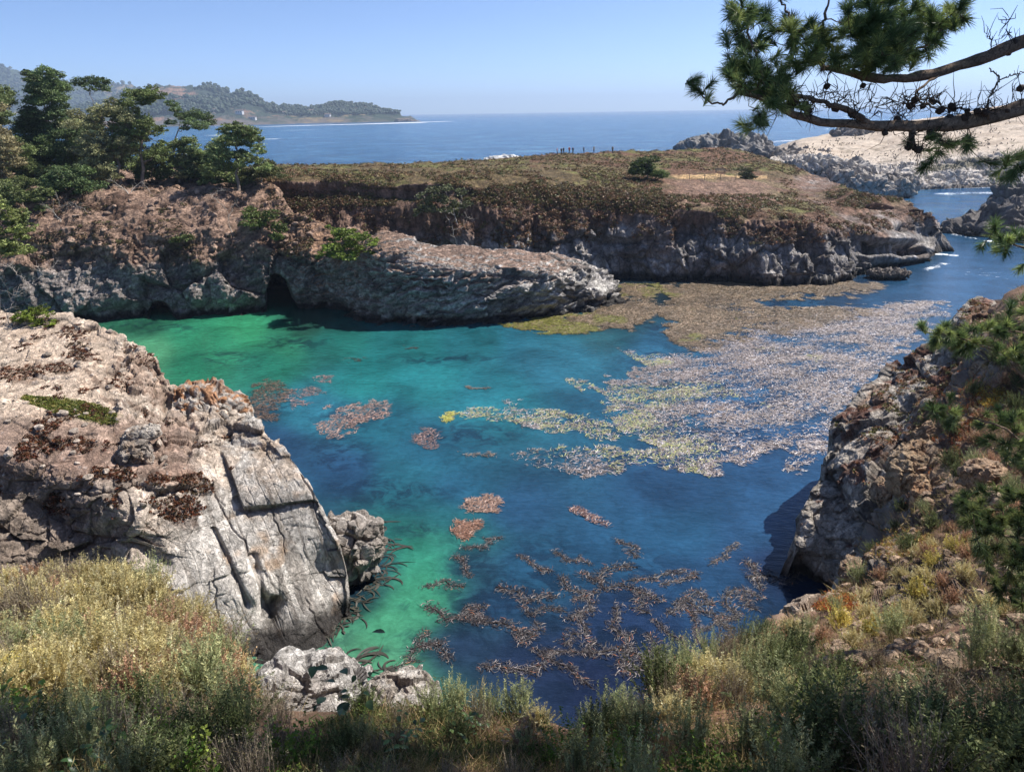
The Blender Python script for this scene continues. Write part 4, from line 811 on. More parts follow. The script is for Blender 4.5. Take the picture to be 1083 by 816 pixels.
bv, bf = bird_mesh(); bird0 = mesh_np('seabird', bv * 1.05, bf, BIRD_M); tag(bird0, 'dark seabird resting on the pale sand of the far hillside', 'bird', 'seabirds resting on the sand hill')
cand = sample_on(ISL, 290, rg, lambda V, N, x, y: (N[:, 2] > .7) & (x > 850) & (x < 1075) & (y < 172) & (y > poly(x, [(850, 152), (1083, 118)])) & (fbm(V / 12, 3, s=77) > -.12))
for i, p in enumerate(cand):
    o = bird0 if i == 0 else bird0.copy()
    if i: COL.objects.link(o)
    o.location = [float(v) for v in p]; o.rotation_euler = (0, 0, rg.uniform(0, 6.28)); s = rg.uniform(.8, 1.1); o.scale = (s, s, s)
# ------------------------------------------------------------------ kelp floating in the cove
def kelp_mat_(name, rough=.38, spec=.6):
    m, t = mat(name); b = nd(t, 'BsdfPrincipled'); a = nd(t, 'Attribute', attribute_name='col'); b.inputs['Roughness'].default_value = rough; b.inputs['Specular IOR Level'].default_value = spec
    t.links.new(a.outputs['Color'], b.inputs['Base Color']); o = nd(t, 'OutputMaterial'); t.links.new(b.outputs[0], o.inputs[0]); return m
KELP_M = kelp_mat_('kelp_blades', .45, .5); WET_M = kelp_mat_('wet_kelp', .5, .4)
def ribbons(P, ang, L, Wd, bend, rng, seg=3, lift=.05, tilt=.25):
    """flat curling blades lying on the water: returns V, F"""
    n = len(P); k = np.linspace(0, 1, seg + 1)
    th = ang[:, None] + bend[:, None] * k[None]
    dx = np.cos(th); dy = np.sin(th)
    cx = np.concatenate((np.zeros((n, 1)), np.cumsum(dx[:, :-1], 1)), 1) * (L / seg)[:, None] + P[:, 0:1]
    cy_ = np.concatenate((np.zeros((n, 1)), np.cumsum(dy[:, :-1], 1)), 1) * (L / seg)[:, None] + P[:, 1:2]
    w = Wd[:, None] * np.sin(np.pi * (.12 + .8 * k))[None] * .5
    z0 = P[:, 2:3] + rng.uniform(0, lift, (n, 1)) + np.sin(k[None] * 6 + rng.uniform(0, 6, (n, 1))) * lift * .5
    tl = rng.uniform(-tilt, tilt, (n, 1))
    A = np.stack((cx - dy * w, cy_ + dx * w, z0 + w * tl + .0), -1); B = np.stack((cx + dy * w, cy_ - dx * w, z0 - w * tl), -1)
    V = np.stack((A, B), 2).reshape(-1, 3); V[:, 2] = np.maximum(V[:, 2], .006)
    base = (np.arange(n) * (seg + 1) * 2)[:, None] + (np.arange(seg) * 2)[None]
    F = np.stack((base, base + 1, base + 3, base + 2), -1).reshape(-1, 4)
    return V, F
def kelp_field(name, polys, n, seed, cfn, Lm=.5, Wm=.09, thr=-.1, nsc=(2.6, 5.0), holes=(), flow=.5, mt=None, lift=.035, tilt=.4, soft=.12):
    rng = np.random.default_rng(seed); pts = []
    P = np.array([q for p in polys for q in p], float); x0, y0 = P.min(0); x1, y1 = P.max(0)
    got = 0
    while got < n:
        # uniform over the water surface, not over the picture
        A = W(rng.uniform(x0, x1, n * 4), rng.uniform(y0, y1, n * 4), z=.03)
        w = A[:, 1] ** 3; w = w / w.max(); A = A[rng.uniform(0, 1, len(A)) < np.maximum(w, .02)]
        px_, py_ = pix(A); m = np.zeros(len(A), bool)
        jit = 5 * vnoise(A / 1.7, seed + 1) + 4 * vnoise(A / .6, seed + 2)
        for p in polys: m |= inpoly(px_ + jit * 1.6, py_ + jit, p)
        for (hx, hy, rx, ry) in holes: m &= (((px_ - hx) / rx) ** 2 + ((py_ - hy) / ry) ** 2) > 1 + .5 * vnoise(A / 2, seed + 4)
        Q = A.copy(); Q[:, 0] = A[:, 0] * .8 + A[:, 1] * .35; Q[:, 1] = A[:, 1] * .9 - A[:, 0] * .3
        nn = fbm(Q / np.array([nsc[1], nsc[0], 1]), 5, s=seed + 3, gain=.62)
        m &= nn > thr + rng.normal(0, soft, len(A))
        A = A[m]; pts.append(A); got += len(A)
    A = np.concatenate(pts)[:n]
    ang = flow + 1.1 * vnoise(A / 6, seed + 6) + rng.normal(0, .8, n)
    V, F = ribbons(A, ang, rng.uniform(.5, 1.5, n) * Lm, rng.uniform(.6, 1.5, n) * Wm, rng.normal(0, 1.2, n), rng, lift=lift, tilt=tilt)
    px_, py_ = pix(A); c = cfn(A, px_, py_, rng); C = np.repeat(c, 8, 0)
    return mesh_np(name, V, F, mt or KELP_M, cols=np.clip(C, .004, .9), smooth=False)
def kc(*cs, j=.25):
    cs = [lin(c) for c in cs]
    def f(A, x, y, rng):
        i = rng.integers(0, len(cs), len(A)); n = fbm(A / 2.5, 3, s=5)
        return np.array(cs)[i] * rng.uniform(1 - j, 1 + j, (len(A), 1)) * (1 + .3 * n)[:, None]
    return f
def silver(A, x, y, rng):
    c = kc((160, 146, 140), (126, 108, 96), (204, 196, 198), (104, 88, 74), (176, 160, 154))(A, x, y, rng)  # palest tones paint the wet glint into the blade colour
    yl = ss(fbm(A / 4.5, 4, s=8) - (x - 720) / 420.0, .08, .3); m = (rng.uniform(0, 1, len(A)) < yl * .42)
    c[m] = lin((184, 186, 118)) * rng.uniform(.7, 1.2, (m.sum(), 1)); return c
def brownmat(A, x, y, rng):
    c = kc((124, 104, 80), (88, 72, 52), (160, 138, 116), (74, 66, 40))(A, x, y, rng) * (1 + .5 * fbm(A / 2.2, 4, s=31))[:, None]
    g = ss(fbm(A / 4, 4, s=18) - (x - 640) / 300.0, -.05, .25); m = rng.uniform(0, 1, len(A)) < g * .7
    c[m] = lin((124, 124, 52)) * rng.uniform(.6, 1.2, (m.sum(), 1)); return c
o = kelp_field('kelp_canopy', [[(640, 400), (690, 384), (745, 368), (800, 350), (870, 335), (960, 318), (1005, 320), (975, 352), (925, 398), (893, 430), (880, 462), (855, 500), (835, 505), (845, 460), (800, 486), (775, 492), (748, 505), (722, 496), (690, 470), (650, 455), (636, 430)],
                               [(470, 442), (500, 432), (560, 428), (620, 440), (660, 452), (640, 462), (560, 452), (500, 440)], [(536, 480), (580, 470), (640, 474), (720, 470), (750, 500), (700, 495), (620, 502), (560, 496)], [(600, 402), (620, 405), (640, 412), (610, 412)], [(655, 372), (690, 376), (705, 384), (680, 384)]],
               70000, 21, silver, Lm=.36, Wm=.034, thr=.0, nsc=(1.3, 3.4), tilt=.5, lift=.04, soft=.3)
tag(o, 'silvery pink and yellow kelp canopy spread over the middle of the cove', 'kelp', kind='stuff')
o = kelp_field('kelp_mat', [[(690, 302), (740, 299), (870, 297), (925, 300), (938, 304), (905, 310), (860, 313), (815, 316), (800, 322), (820, 328), (880, 325), (935, 328), (905, 334), (860, 345), (800, 352), (760, 362), (735, 372), (712, 362), (700, 350), (720, 338), (700, 326), (715, 316)]], 82000, 22, brownmat, Lm=.6, Wm=.055, thr=-.12, soft=.3, holes=[(845, 321, 48, 4.5)], tilt=.4)
tag(o, 'large brown kelp mat at the foot of the headland', 'kelp', kind='stuff')
o = kelp_field('kelp_mat', [[(527, 344), (560, 335), (600, 331), (660, 318), (690, 316), (690, 338), (672, 349), (640, 347), (600, 353), (560, 352)], [(640, 302), (675, 300), (700, 308), (690, 314), (650, 312)], [(690, 325), (720, 322), (720, 335), (700, 336)]], 32000, 23, brownmat, Lm=.55, Wm=.06, thr=-.35, soft=.3, tilt=.4)
tag(o, 'olive and gold kelp mat around the tip of the grey rock spur', 'kelp', kind='stuff')
small = [([(266, 408), (285, 401), (300, 406), (308, 415), (300, 430), (285, 444), (268, 445), (264, 425)], 3600, (104, 84, 68), (70, 58, 46), (128, 104, 88), 'dark brown kelp mat against the orange lichen rock', -.6),
         ([(300, 415), (325, 408), (345, 414), (332, 424), (305, 432)], 1000, (124, 104, 104), (150, 120, 112), (104, 92, 92), 'thin mauve kelp trailing off the dark brown mat', -.1),
         ([(334, 458), (350, 438), (375, 422), (400, 420), (412, 428), (395, 440), (370, 452), (345, 464)], 3400, (150, 120, 108), (176, 146, 132), (124, 98, 88), 'reddish brown kelp mat in blue water off the lichen rock', -.45),
         ([(330, 398), (348, 394), (350, 402), (335, 404)], 300, (150, 120, 116), (124, 98, 96), (150, 120, 116), 'tiny pink kelp patch in the turquoise water', -.5),
         ([(436, 460), (448, 452), (464, 456), (464, 470), (450, 476), (438, 468)], 900, (140, 110, 104), (164, 132, 122), (110, 90, 84), 'small brown kelp clump below the yellow kelp', -.5),
         ([(460, 444), (468, 436), (482, 434), (486, 440), (470, 446)], 500, (200, 196, 92), (176, 176, 80), (150, 140, 64), 'bright yellow kelp patch in mid cove', -.8),
         ([(482, 534), (495, 522), (515, 521), (530, 530), (520, 540), (495, 542)], 1500, (150, 118, 100), (120, 94, 82), (170, 138, 120), 'rusty kelp mat, the upper of two in the lower cove', -.5),
         ([(474, 560), (482, 550), (505, 550), (512, 560), (496, 570), (480, 568)], 1300, (156, 112, 88), (120, 88, 74), (170, 130, 106), 'rusty kelp mat, the lower of two in the lower cove', -.5),
         ([(602, 536), (618, 540), (640, 550), (646, 558), (630, 554), (606, 544)], 500, (124, 92, 84), (150, 116, 104), (104, 80, 74), 'narrow reddish kelp strand drifting alone', -.6),
         ([(490, 407), (505, 406), (518, 409), (505, 411), (492, 410)], 260, (104, 92, 84), (124, 108, 92), (90, 80, 72), 'thin dark kelp wisp in the turquoise water', -.8),
         ([(482, 479), (500, 477), (525, 480), (505, 482)], 260, (140, 126, 112), (110, 98, 88), (90, 80, 72), 'thin pale kelp strand left of the canopy', -.8),
         ([(426, 366), (440, 365), (440, 368), (428, 369)], 160, (70, 60, 50), (84, 72, 60), (60, 52, 44), 'small dark kelp tuft near the grey rock spur', -.9),
         ([(360, 380), (385, 376), (388, 381), (366, 386)], 200, (44, 60, 50), (54, 60, 50), (40, 52, 44), 'faint dark kelp under the surface of the green water', -.5)]
for i, (pl, n, c1, c2, c3, lb, th) in enumerate(small):
    o = kelp_field('kelp_patch', [pl], int(n * .5), 40 + i, kc(c1, c2, c3), Lm=.36, Wm=.035, thr=th, nsc=(.9, 2.0), tilt=.6, soft=.45); tag(o, lb, 'kelp', 'kelp patches in the cove')
# dark bull kelp clumps, glints painted in as pale blades, with curling fronds
def clump_mesh(seed, n=170):
    rng = np.random.default_rng(seed); pts = []; ang = []; x = y = 0; a = rng.uniform(0, 6.28); path = [(0, 0)]
    for s in range(9):
        for k in range(n // 9): pts.append((x + rng.normal(0, .2), y + rng.normal(0, .17), .02)); ang.append(a + rng.normal(0, .9))
        a += rng.normal(0, .7); x += math.cos(a) * .42; y += math.sin(a) * .42; path.append((x, y))
    P = np.array(pts); mean_ = P[:, :2].mean(0); P[:, :2] -= mean_; m = len(P)
    V, F = ribbons(P, np.array(ang), rng.uniform(.16, .5, m), rng.uniform(.012, .038, m), rng.normal(0, 1.8, m), rng, seg=5, lift=.03, tilt=.6)
    c = lin((54, 48, 48)) * rng.uniform(.4, 1.6, (m, 1)); c[rng.uniform(0, 1, m) < .14] = lin((138, 126, 122)); c[rng.uniform(0, 1, m) < .03] = lin((160, 104, 72))
    T_ = np.array([(a_ - mean_[0], b_ - mean_[1], .03) for a_, b_ in path]); v2, f2 = tube(T_, .022, 5)
    return np.concatenate((V, v2)), np.concatenate((F, f2 + len(V))), np.concatenate((np.repeat(c, 12, 0), np.broadcast_to(lin((60, 52, 44)), (len(v2), 3))))
CL = [(490, 597), (469, 618), (481, 650), (458, 682), (505, 647), (522, 659), (566, 597), (558, 629), (605, 591), (605, 623), (558, 670), (593, 703), (546, 706), (611, 665), (440, 691), (653, 620), (683, 635), (697, 609), (721, 612), (727, 641), (745, 650), (771, 641), (792, 632), (768, 585), (798, 606), (827, 609), (656, 665), (648, 688), (674, 700), (712, 673), (598, 690), (665, 579), (512, 575), (572, 645), (735, 632), (756, 660), (738, 668), (700, 690), (620, 640), (640, 605)]
WORDS = ['tight', 'loose', 'stringy', 'curled']
protos = []
for k in range(6):
    v, f, c = clump_mesh(900 + k, 330); protos.append((v, f, c))
base = []
rk = random.Random(4)
order = sorted(range(len(CL)), key=lambda i: CL[i])
used = {}
for i, (x, y) in enumerate(CL):
    k = i % 6; p = W(x, y, z=0.0)
    if k not in used: o = mesh_np('kelp_clump', *protos[k][:2], WET_M, cols=protos[k][2], smooth=False); used[k] = o
    else: o = used[k].copy(); COL.objects.link(o)
    o.location = [float(v) for v in p]; o.rotation_euler = (0, 0, rk.uniform(0, 6.28)); s = rk.uniform(.75, 1.15); o.scale = (s, s * rk.uniform(.7, 1), s)
    tag(o, 'dark glinting bull kelp clump floating in the deep blue water near the brush', 'kelp', 'dark kelp clumps near the brush')
ORD = ['first', 'second', 'third', 'fourth', 'fifth', 'sixth', 'seventh', 'eighth', 'ninth', 'tenth', 'eleventh', 'twelfth', 'thirteenth', 'fourteenth', 'fifteenth', 'sixteenth', 'seventeenth', 'eighteenth', 'nineteenth', 'twentieth']
def rank_labels(items, text, rows):
    """items (object, x, y): rows from top to bottom, then counted from the left"""
    items = sorted(items, key=lambda q: q[2]); n = len(items); k = max(1, min(len(rows), -(-n // 12)))
    nm = {1: [''], 2: [rows[0], rows[-1]]}.get(k, rows[:k - 1] + [rows[-1]])
    for r in range(k):
        part = sorted(items[r * n // k:(r + 1) * n // k], key=lambda q: q[1])
        for i, q in enumerate(part): q[0]['label'] = text.format(ord=ORD[i % 20] + ' from the left', row=(nm[r] + ' ') if nm[r] else '') if len(part) > 1 or k > 1 else text.format(ord='only one', row='')
CLO = [o for o in COL.objects if o.name.split('.')[0] == 'kelp_clump']
rank_labels([(o, *[float(v) for v in pix(np.array(o.location))]) for o in CLO], 'dark bull kelp clump, {ord} in the {row}row off the near brush', ['farthest', 'second', 'third', 'nearest'])
def frond(name, pxs, w, label, seed, n=5, L=2.0, curl=1.6, ang=0.3):
    rng = np.random.default_rng(seed); P = np.array([W(x, y, z=.03) for x, y in pxs]); k = len(P) * n
    A = np.repeat(P, n, 0) + rng.normal(0, .32, (k, 3)) * np.array([1, 1, 0])
    V, F = ribbons(A, ang + rng.normal(0, .9, k), rng.uniform(.3, .95, k) * L, rng.uniform(.6, 1.3, k) * w, rng.normal(-curl, 1.3, k), rng, seg=10, lift=.03, tilt=.4)
    c = lin((60, 58, 50)) * rng.uniform(.5, 1.5, (k, 1)); o = mesh_np(name, V, F, WET_M, cols=np.repeat(c, 22, 0), smooth=False); tag(o, label, 'kelp', 'kelp fronds round the outcrop'); return o
frond('kelp_frond', [(398, 556), (404, 572), (408, 584), (402, 600), (398, 612)], .11, 'long dark kelp fronds curling right from the rock spur', 1, n=9, L=1.9)
frond('kelp_frond', [(388, 622), (380, 636), (372, 650), (392, 615)], .10, 'dark kelp fronds hugging the outcrop tip below the spur', 2, n=11, L=1.1, ang=-.4, curl=.5)
frond('kelp_frond', [(362, 712), (372, 706), (382, 700), (368, 722)], .13, 'bunch of long arching kelp fronds over the green shallows', 3, n=7, L=2.0, ang=1.1, curl=1.5)
frond('kelp_frond', [(405, 716), (412, 710), (418, 718)], .12, 'smaller bunch of kelp fronds beside the white rounded rock', 4, n=7, L=1.2, ang=.8, curl=1.4)
frond('kelp_frond', [(350, 668), (358, 660), (342, 690), (335, 700), (366, 648)], .10, 'dark kelp fringe along the foot of the outcrop', 5, n=14, L=.9, ang=-.9, curl=.3)
# ------------------------------------------------------------------ trees
class Acc:
    def __init__(s): s.V = []; s.F = []; s.C = []; s.n = 0
    def add(s, V, F, c):
        s.V.append(V); s.F.append(F + s.n); s.n += len(V); c = np.asarray(c, float); s.C.append(np.broadcast_to(c, (len(V), 3)) if c.ndim < 2 else c)
    def mesh(s, name, m, parent=None, smooth=False):
        return mesh_np(name, np.concatenate(s.V), np.concatenate(s.F), m, parent, cols=np.clip(np.concatenate(s.C), .003, .9), smooth=smooth)
def wig(p0, p1, n, amp, rng, sag=0.0):
    k = np.linspace(0, 1, n)[:, None]; L = np.linalg.norm(np.array(p1) - p0)
    P = np.array(p0) * (1 - k) + np.array(p1) * k; j = rng.normal(0, amp * L, (n, 3)); j[0] = 0; j[-1] = 0
    P = P + j; P[:, 2] += sag * L * np.sin(np.pi * k[:, 0]); return P
def leafquads(C0, size, rng, flat=.5, aspect=.6):
    n = len(C0); a = rng.normal(0, 1, (n, 3)); a[:, 2] *= flat; a /= np.linalg.norm(a, axis=1)[:, None]
    b = rng.normal(0, 1, (n, 3)); b = np.cross(a, b); b /= np.linalg.norm(b, axis=1)[:, None] + 1e-9
    s = size * rng.uniform(.6, 1.4, (n, 1)); u = a * s; v = b * s * aspect
    V = np.stack((C0 - u, C0 - v * .9, C0 + u, C0 + v * .9), 1).reshape(-1, 3); F = np.arange(4 * n).reshape(-1, 4)
    return V, F
BARK_M = leaf_mat('bark', trans=0.0, rough=.9, spec=.15, var=.3, vscale=14); LEAF_M = leaf_mat('conifer_foliage', trans=.22, rough=.6, var=.25, vscale=1.2)
def pad_leaves(acc, c, rx, rz, n, size, col, rng):
    """one flat-topped clump: leaves gathered in many sprays, thicker towards the upper shell"""
    k = max(5, n // 16); d = rng.normal(0, 1, (k, 3)); d /= np.linalg.norm(d, axis=1)[:, None]
    rr = rng.uniform(.35, 1.0, (k, 1)) ** .6; q = d * rr * np.array([rx, rx, rz]); q[:, 2] = np.where(q[:, 2] < 0, q[:, 2] * .45, q[:, 2])
    i = rng.integers(0, k, n); p = np.array(c) + q[i] + rng.normal(0, 1, (n, 3)) * np.array([.16 * rx, .16 * rx, .12 * rz]) * .9
    V, F = leafquads(p, size, rng); cc = np.asarray(col) * (np.repeat(rng.uniform(.5, 1.5, k)[i], 4) * np.repeat(rng.uniform(.8, 1.2, n), 4))[:, None]
    acc.add(V, F, cc)
def pxtree(label, base, basepx, pads, col, seed, _x=None, trunk=.22, leaf=.14, dens=1.0, name='cypress_tree', cat='tree', group='trees on the wooded cliff', spread=1.0, bark=(132, 118, 106), twigs=3, dpt=None):
    rng = np.random.default_rng(seed); B = np.array(base, float); dep = (B - CAM) @ _f; mpp = dep / FOC
    root = empty(name, B); tag(root, label, cat, group); bk = Acc(); lf = Acc(); nodes = []
    ctr = np.mean([[p[0], p[1]] for p in pads], 0); ys = [p[1] for p in pads]
    def at_px(x, y, dd): 
        r = rays(x, y); return CAM + r * (dep + dd)
    sp = (max(p[0] for p in pads) - min(p[0] for p in pads)) * mpp * .5 * spread
    topc = at_px(ctr[0] * .5 + basepx[0] * .5, min(ys) + .35 * (basepx[1] - min(ys)), 0)
    tr = wig(B - np.array([0, 0, .6]), topc, 8, .02, rng); bv_, bf_ = tube(tr - B, np.linspace(trunk, trunk * .35, 8), 7); bk.add(bv_, bf_, lin(bark)); nodes = [(p, trunk * (1 - .6 * i / 8)) for i, p in enumerate(tr) if i > 1]
    P3 = []
    for (x, y, r) in pads: P3.append((at_px(x, y, rng.uniform(-1, 1) * max(sp * .8, r * mpp * .6)), r * mpp))
    P3.sort(key=lambda q: np.linalg.norm(q[0] - topc))
    for c, r in P3:
        d = [np.linalg.norm(q[0] - c) + .8 * max(0, q[0][2] - c[2] + .3) for q in nodes]; i = int(np.argmin(d)); q, rr = nodes[i]
        br = wig(q, c - np.array([0, 0, r * .15]), 6, .05, rng, -.06); r0 = min(rr * .7, trunk * .5)
        v, f = tube(br - B, np.linspace(r0, .035, 6), 5); bk.add(v, f, lin(bark) * rng.uniform(.8, 1.15)); nodes += [(br[3], r0 * .6), (br[4], r0 * .5)]
        for _ in range(twigs):
            e = c + rng.normal(0, .45, 3) * r * np.array([1, 1, .5]); t_ = wig(br[4], e, 4, .08, rng); v, f = tube(t_ - B, np.linspace(.035, .012, 4), 4); bk.add(v, f, lin(bark) * rng.uniform(.8, 1.2))
        n = int(dens * 1000 * max(.25, (r / 1.3)) ** 2 * (.14 / leaf) ** 1.2); pad_leaves(lf, c - B, r * 1.2, r * .75, n, leaf, lin(col) * rng.uniform(.75, 1.3), rng)
    bk.mesh('trunk', BARK_M, root, smooth=True)
    lf.mesh('crown', LEAF_M, root); return root
def gen_pads(x0, x1, y0, y1, n, r, seed, shape='dome'):
    rng = random.Random(seed); o = []; n = int(n * 1.5)
    while len(o) < n:
        x = rng.uniform(x0, x1); y = rng.uniform(y0, y1); u = (x - (x0 + x1) / 2) / ((x1 - x0) / 2); v = (y1 - y) / (y1 - y0)
        if shape == 'dome' and v > 1.05 - .75 * u * u * abs(u): continue
        if shape == 'cone' and abs(u) > 1.12 - v * .85: continue
        if shape == 'flat' and v > 1 - .4 * u * u: continue
        o.append((x, y, r * rng.uniform(.6, 1.2)))
    return o
def wb(x, y): return snap(WOOD, x, y)
DG = (92, 108, 66); MG = (120, 132, 82); OG = (146, 146, 104)
pxtree('tall dense dark pine at the left end of the cliff top', wb(50, 190), (50, 190), gen_pads(16, 84, 74, 176, 62, 10, 1, 'cone') + [(36, 84, 8), (48, 90, 10), (30, 78, 6)], DG, 1, trunk=.4, name='pine_tree', dens=1.3)
pxtree('dark pine cut off by the picture edge beside the tall dense pine', wb(-6, 196), (-6, 196), gen_pads(-50, 24, 82, 180, 55, 10, 2, 'cone'), MG, 2, trunk=.4, name='pine_tree', dens=1.2)
pxtree('dry olive coloured tree at the far left end of the cliff', wb(4, 214), (4, 214), gen_pads(-30, 16, 112, 190, 20, 9, 22), (140, 130, 96), 3, trunk=.25, dens=.8)
pxtree('thin tree with one flat crown rising above the others', wb(104, 180), (104, 180), [(84, 88, 8), (92, 87, 8), (100, 86, 8), (108, 89, 8), (114, 95, 5), (94, 94, 6), (104, 94, 5), (112, 86, 5)], DG, 4, trunk=.22, dens=.8)
pxtree('broad olive umbrella shaped cypress with pale forked trunk', wb(126, 196), (126, 196), gen_pads(74, 152, 107, 162, 44, 8, 5, 'flat') + gen_pads(80, 130, 148, 172, 8, 7, 6), OG, 5, trunk=.3, dens=.85)
pxtree('cypress with layered crown right of the umbrella cypress', wb(150, 196), (150, 196), gen_pads(118, 176, 98, 172, 32, 8, 7) + [(148, 98, 6), (160, 95, 7), (168, 102, 7), (155, 106, 8)], (112, 124, 70), 6, trunk=.3, dens=.9)
pxtree('cypress leaning right with a dark flat crown over the sea gap', wb(178, 190), (178, 190), [(182, 110, 6), (186, 116, 6), (190, 122, 5), (196, 124, 8), (206, 122, 9), (216, 124, 8), (222, 130, 6), (202, 130, 7), (212, 134, 8), (196, 136, 5), (180, 130, 5)], DG, 7, trunk=.26, dens=1.1)
pxtree('small cypress with a pale trunk below the leaning one', wb(190, 192), (190, 192), gen_pads(172, 210, 146, 176, 14, 7, 8), MG, 8, trunk=.2)
pxtree('rounded cypress standing alone at the right end of the grove', wb(251, 202), (251, 202), gen_pads(224, 282, 136, 178, 30, 8, 9) + [(238, 136, 7), (248, 134, 7), (262, 142, 7)], MG, 9, trunk=.28, dens=.95)
pxtree('dark low cypress between the pale trunk and the lone one', wb(215, 192), (215, 192), gen_pads(196, 238, 160, 188, 16, 8, 10), DG, 10, trunk=.2, dens=1.2)
pxtree('bushy cypress behind the grove at its centre', wb(88, 184), (88, 184), gen_pads(66, 112, 126, 180, 24, 8, 11), DG, 11, trunk=.25)
pxtree('low spreading juniper at the far right foot of the grove', wb(277, 192), (277, 192), gen_pads(256, 300, 172, 192, 14, 7, 12), (88, 92, 54), 12, trunk=.15, name='juniper_bush', cat='bush')
pxtree('dark low bush under the tall pine at the cliff edge', wb(74, 206), (74, 206), gen_pads(46, 104, 178, 204, 24, 8, 13), DG, 13, trunk=.15, name='juniper_bush', cat='bush')
pxtree('dark bush hanging at the left end of the cliff edge', wb(24, 222), (24, 222), gen_pads(-12, 52, 190, 222, 24, 9, 14), (92, 100, 58), 14, trunk=.15, name='juniper_bush', cat='bush')
pxtree('dark green bush on the brown slope above the sea cave', wb(270, 245), (270, 245), gen_pads(250, 300, 222, 252, 18, 6, 15), (100, 112, 58), 15, trunk=.1, name='juniper_bush', cat='bush', leaf=.13)
pxtree('small dark bush in the cleft of the brown cliff', wb(190, 262), (190, 262), gen_pads(176, 204, 244, 268, 9, 6, 16), (88, 96, 54), 16, trunk=.1, name='juniper_bush', cat='bush', leaf=.13)
pxtree('bright green juniper sprawling on the saddle above the spur', wb(372, 266), (372, 266), [(346, 240, 4)] + gen_pads(332, 416, 244, 274, 34, 6, 17), (112, 128, 54), 17, trunk=.12, name='juniper_bush', cat='bush', leaf=.12, group='bushes on the cliffs')
pxtree('grey green tree with bare pale stems on the headland cliff', snap(HEAD, 490, 262), (490, 262), gen_pads(440, 498, 198, 228, 26, 6, 18), (104, 108, 74), 18, trunk=.16, leaf=.15, name='juniper_tree', dens=.7, group='bushes on the cliffs', bark=(168, 158, 148))
pxtree('round dark green bush on top of the headland', snap(HEAD, 685, 190), (685, 190), gen_pads(669, 702, 168, 188, 18, 6, 19), (84, 100, 50), 19, trunk=.12, name='coyote_bush', cat='bush', group='bushes on the cliffs')
pxtree('small dark bush beside the sandy trail', snap(HEAD, 790, 189), (790, 189), gen_pads(783, 797, 182, 189, 6, 4, 20), (66, 74, 42), 20, trunk=.06, name='coyote_bush', cat='bush', group='bushes on the cliffs', leaf=.12)
pxtree('low olive bush behind the sandy trail', snap(HEAD, 784, 182), (784, 182), gen_pads(774, 796, 178, 183, 7, 4, 21), (92, 96, 56), 21, trunk=.06, name='coyote_bush', cat='bush', group='bushes on the cliffs', leaf=.12)
pxtree('bright green cypress at the picture edge above the outcrop', snap(OUT, -4, 330), (-4, 318), gen_pads(-26, 30, 212, 268, 24, 8, 23), (118, 126, 72), 24, trunk=.13, name='cypress_tree', leaf=.1, dens=1.3, group='plants on the outcrop')
pxtree('green juniper bush lying on the top of the outcrop', snap(OUT, 38, 340), (38, 342), gen_pads(18, 60, 324, 342, 12, 6, 24), (110, 124, 46), 25, trunk=.06, name='juniper_bush', cat='bush', leaf=.07, group='plants on the outcrop')
def bare_tree(label, base, bpx, tips, seed, name='dead_tree', trunk=.12, bark=(176, 166, 154), group=None, cat='dead tree', sub=9, twig=.012, sw=1.2):
    rng = np.random.default_rng(seed); B = np.array(base, float); dep = (B - CAM) @ _f; mpp = dep / FOC; root = empty(name, B); tag(root, label, cat, group); a = Acc(); nodes = [(B - np.array([0, 0, .3]), trunk)]
    for (x, y) in tips:
        e = CAM + rays(x, y) * (dep + rng.uniform(-sw, sw)); d = [np.linalg.norm(q[0] - e) for q in nodes]; q, rr = nodes[int(np.argmin(d))]
        P = wig(q, e, 7, .04, rng); r = np.linspace(rr * .8, max(twig * 2, rr * .3), 7); v, f = tube(P - B, r, 6); a.add(v, f, lin(bark) * rng.uniform(.85, 1.1)); nodes += [(P[i], r[i] * .8) for i in range(1, 7)]
        for _ in range(sub):
            i = rng.integers(2, 7); L = np.linalg.norm(e - q) * rng.uniform(.2, .5); g = P[i] + (rng.normal(0, 1, 3) * .6 + (e - q) / np.linalg.norm(e - q) * .6) * L; T_ = wig(P[i], g, 4, .08, rng)
            v, f = tube(T_ - B, np.linspace(max(twig, r[i] * .4), twig * .5, 4), 4); a.add(v, f, lin(bark) * rng.uniform(.8, 1.2))
    a.mesh('trunk', BARK_M, root, smooth=True); return root
for i, (x, y, w_, h_, cc, lb) in enumerate(((104, 190, 34, 22, OG, 'olive bush filling the gap under the umbrella cypress'), (160, 186, 34, 26, MG, 'mid green bush behind the layered cypress'), (206, 184, 30, 22, OG, 'pale olive bush at the foot of the small cypress'), (236, 192, 36, 24, MG, 'green bush at the foot of the lone cypress'), (134, 176, 40, 22, DG, 'dark bush behind the trunks in the grove centre'), (20, 190, 44, 34, MG, 'broad green bush at the foot of the far left trees'), (62, 170, 44, 34, DG, 'dark foliage low on the tall dense pine'))):
    pxtree(lb, wb(x, y + 6), (x, y + 6), gen_pads(x - w_ * .6, x + w_ * .6, y - h_, y + 2, 14, 8, 300 + i), cc, 300 + i, trunk=.12, name='juniper_bush', cat='bush', dens=1.1)
bare_tree('dead grey tree leaning left on the brown cliff slope', wb(249, 262), (249, 262), [(243, 240), (240, 222), (230, 212), (222, 206), (246, 222), (252, 214), (236, 200)], 31, group='dead trees', trunk=.16)
bare_tree('fallen silvery branches lying under the grove', wb(140, 206), (140, 206), [(126, 196), (116, 190), (150, 192), (160, 204), (110, 198)], 32, group='dead trees', trunk=.12)
bare_tree('grey dead brush hanging over the left end of the brown cliff', wb(66, 236), (66, 236), [(56, 222), (44, 216), (76, 214), (90, 222), (60, 206)], 33, group='dead trees', trunk=.1)
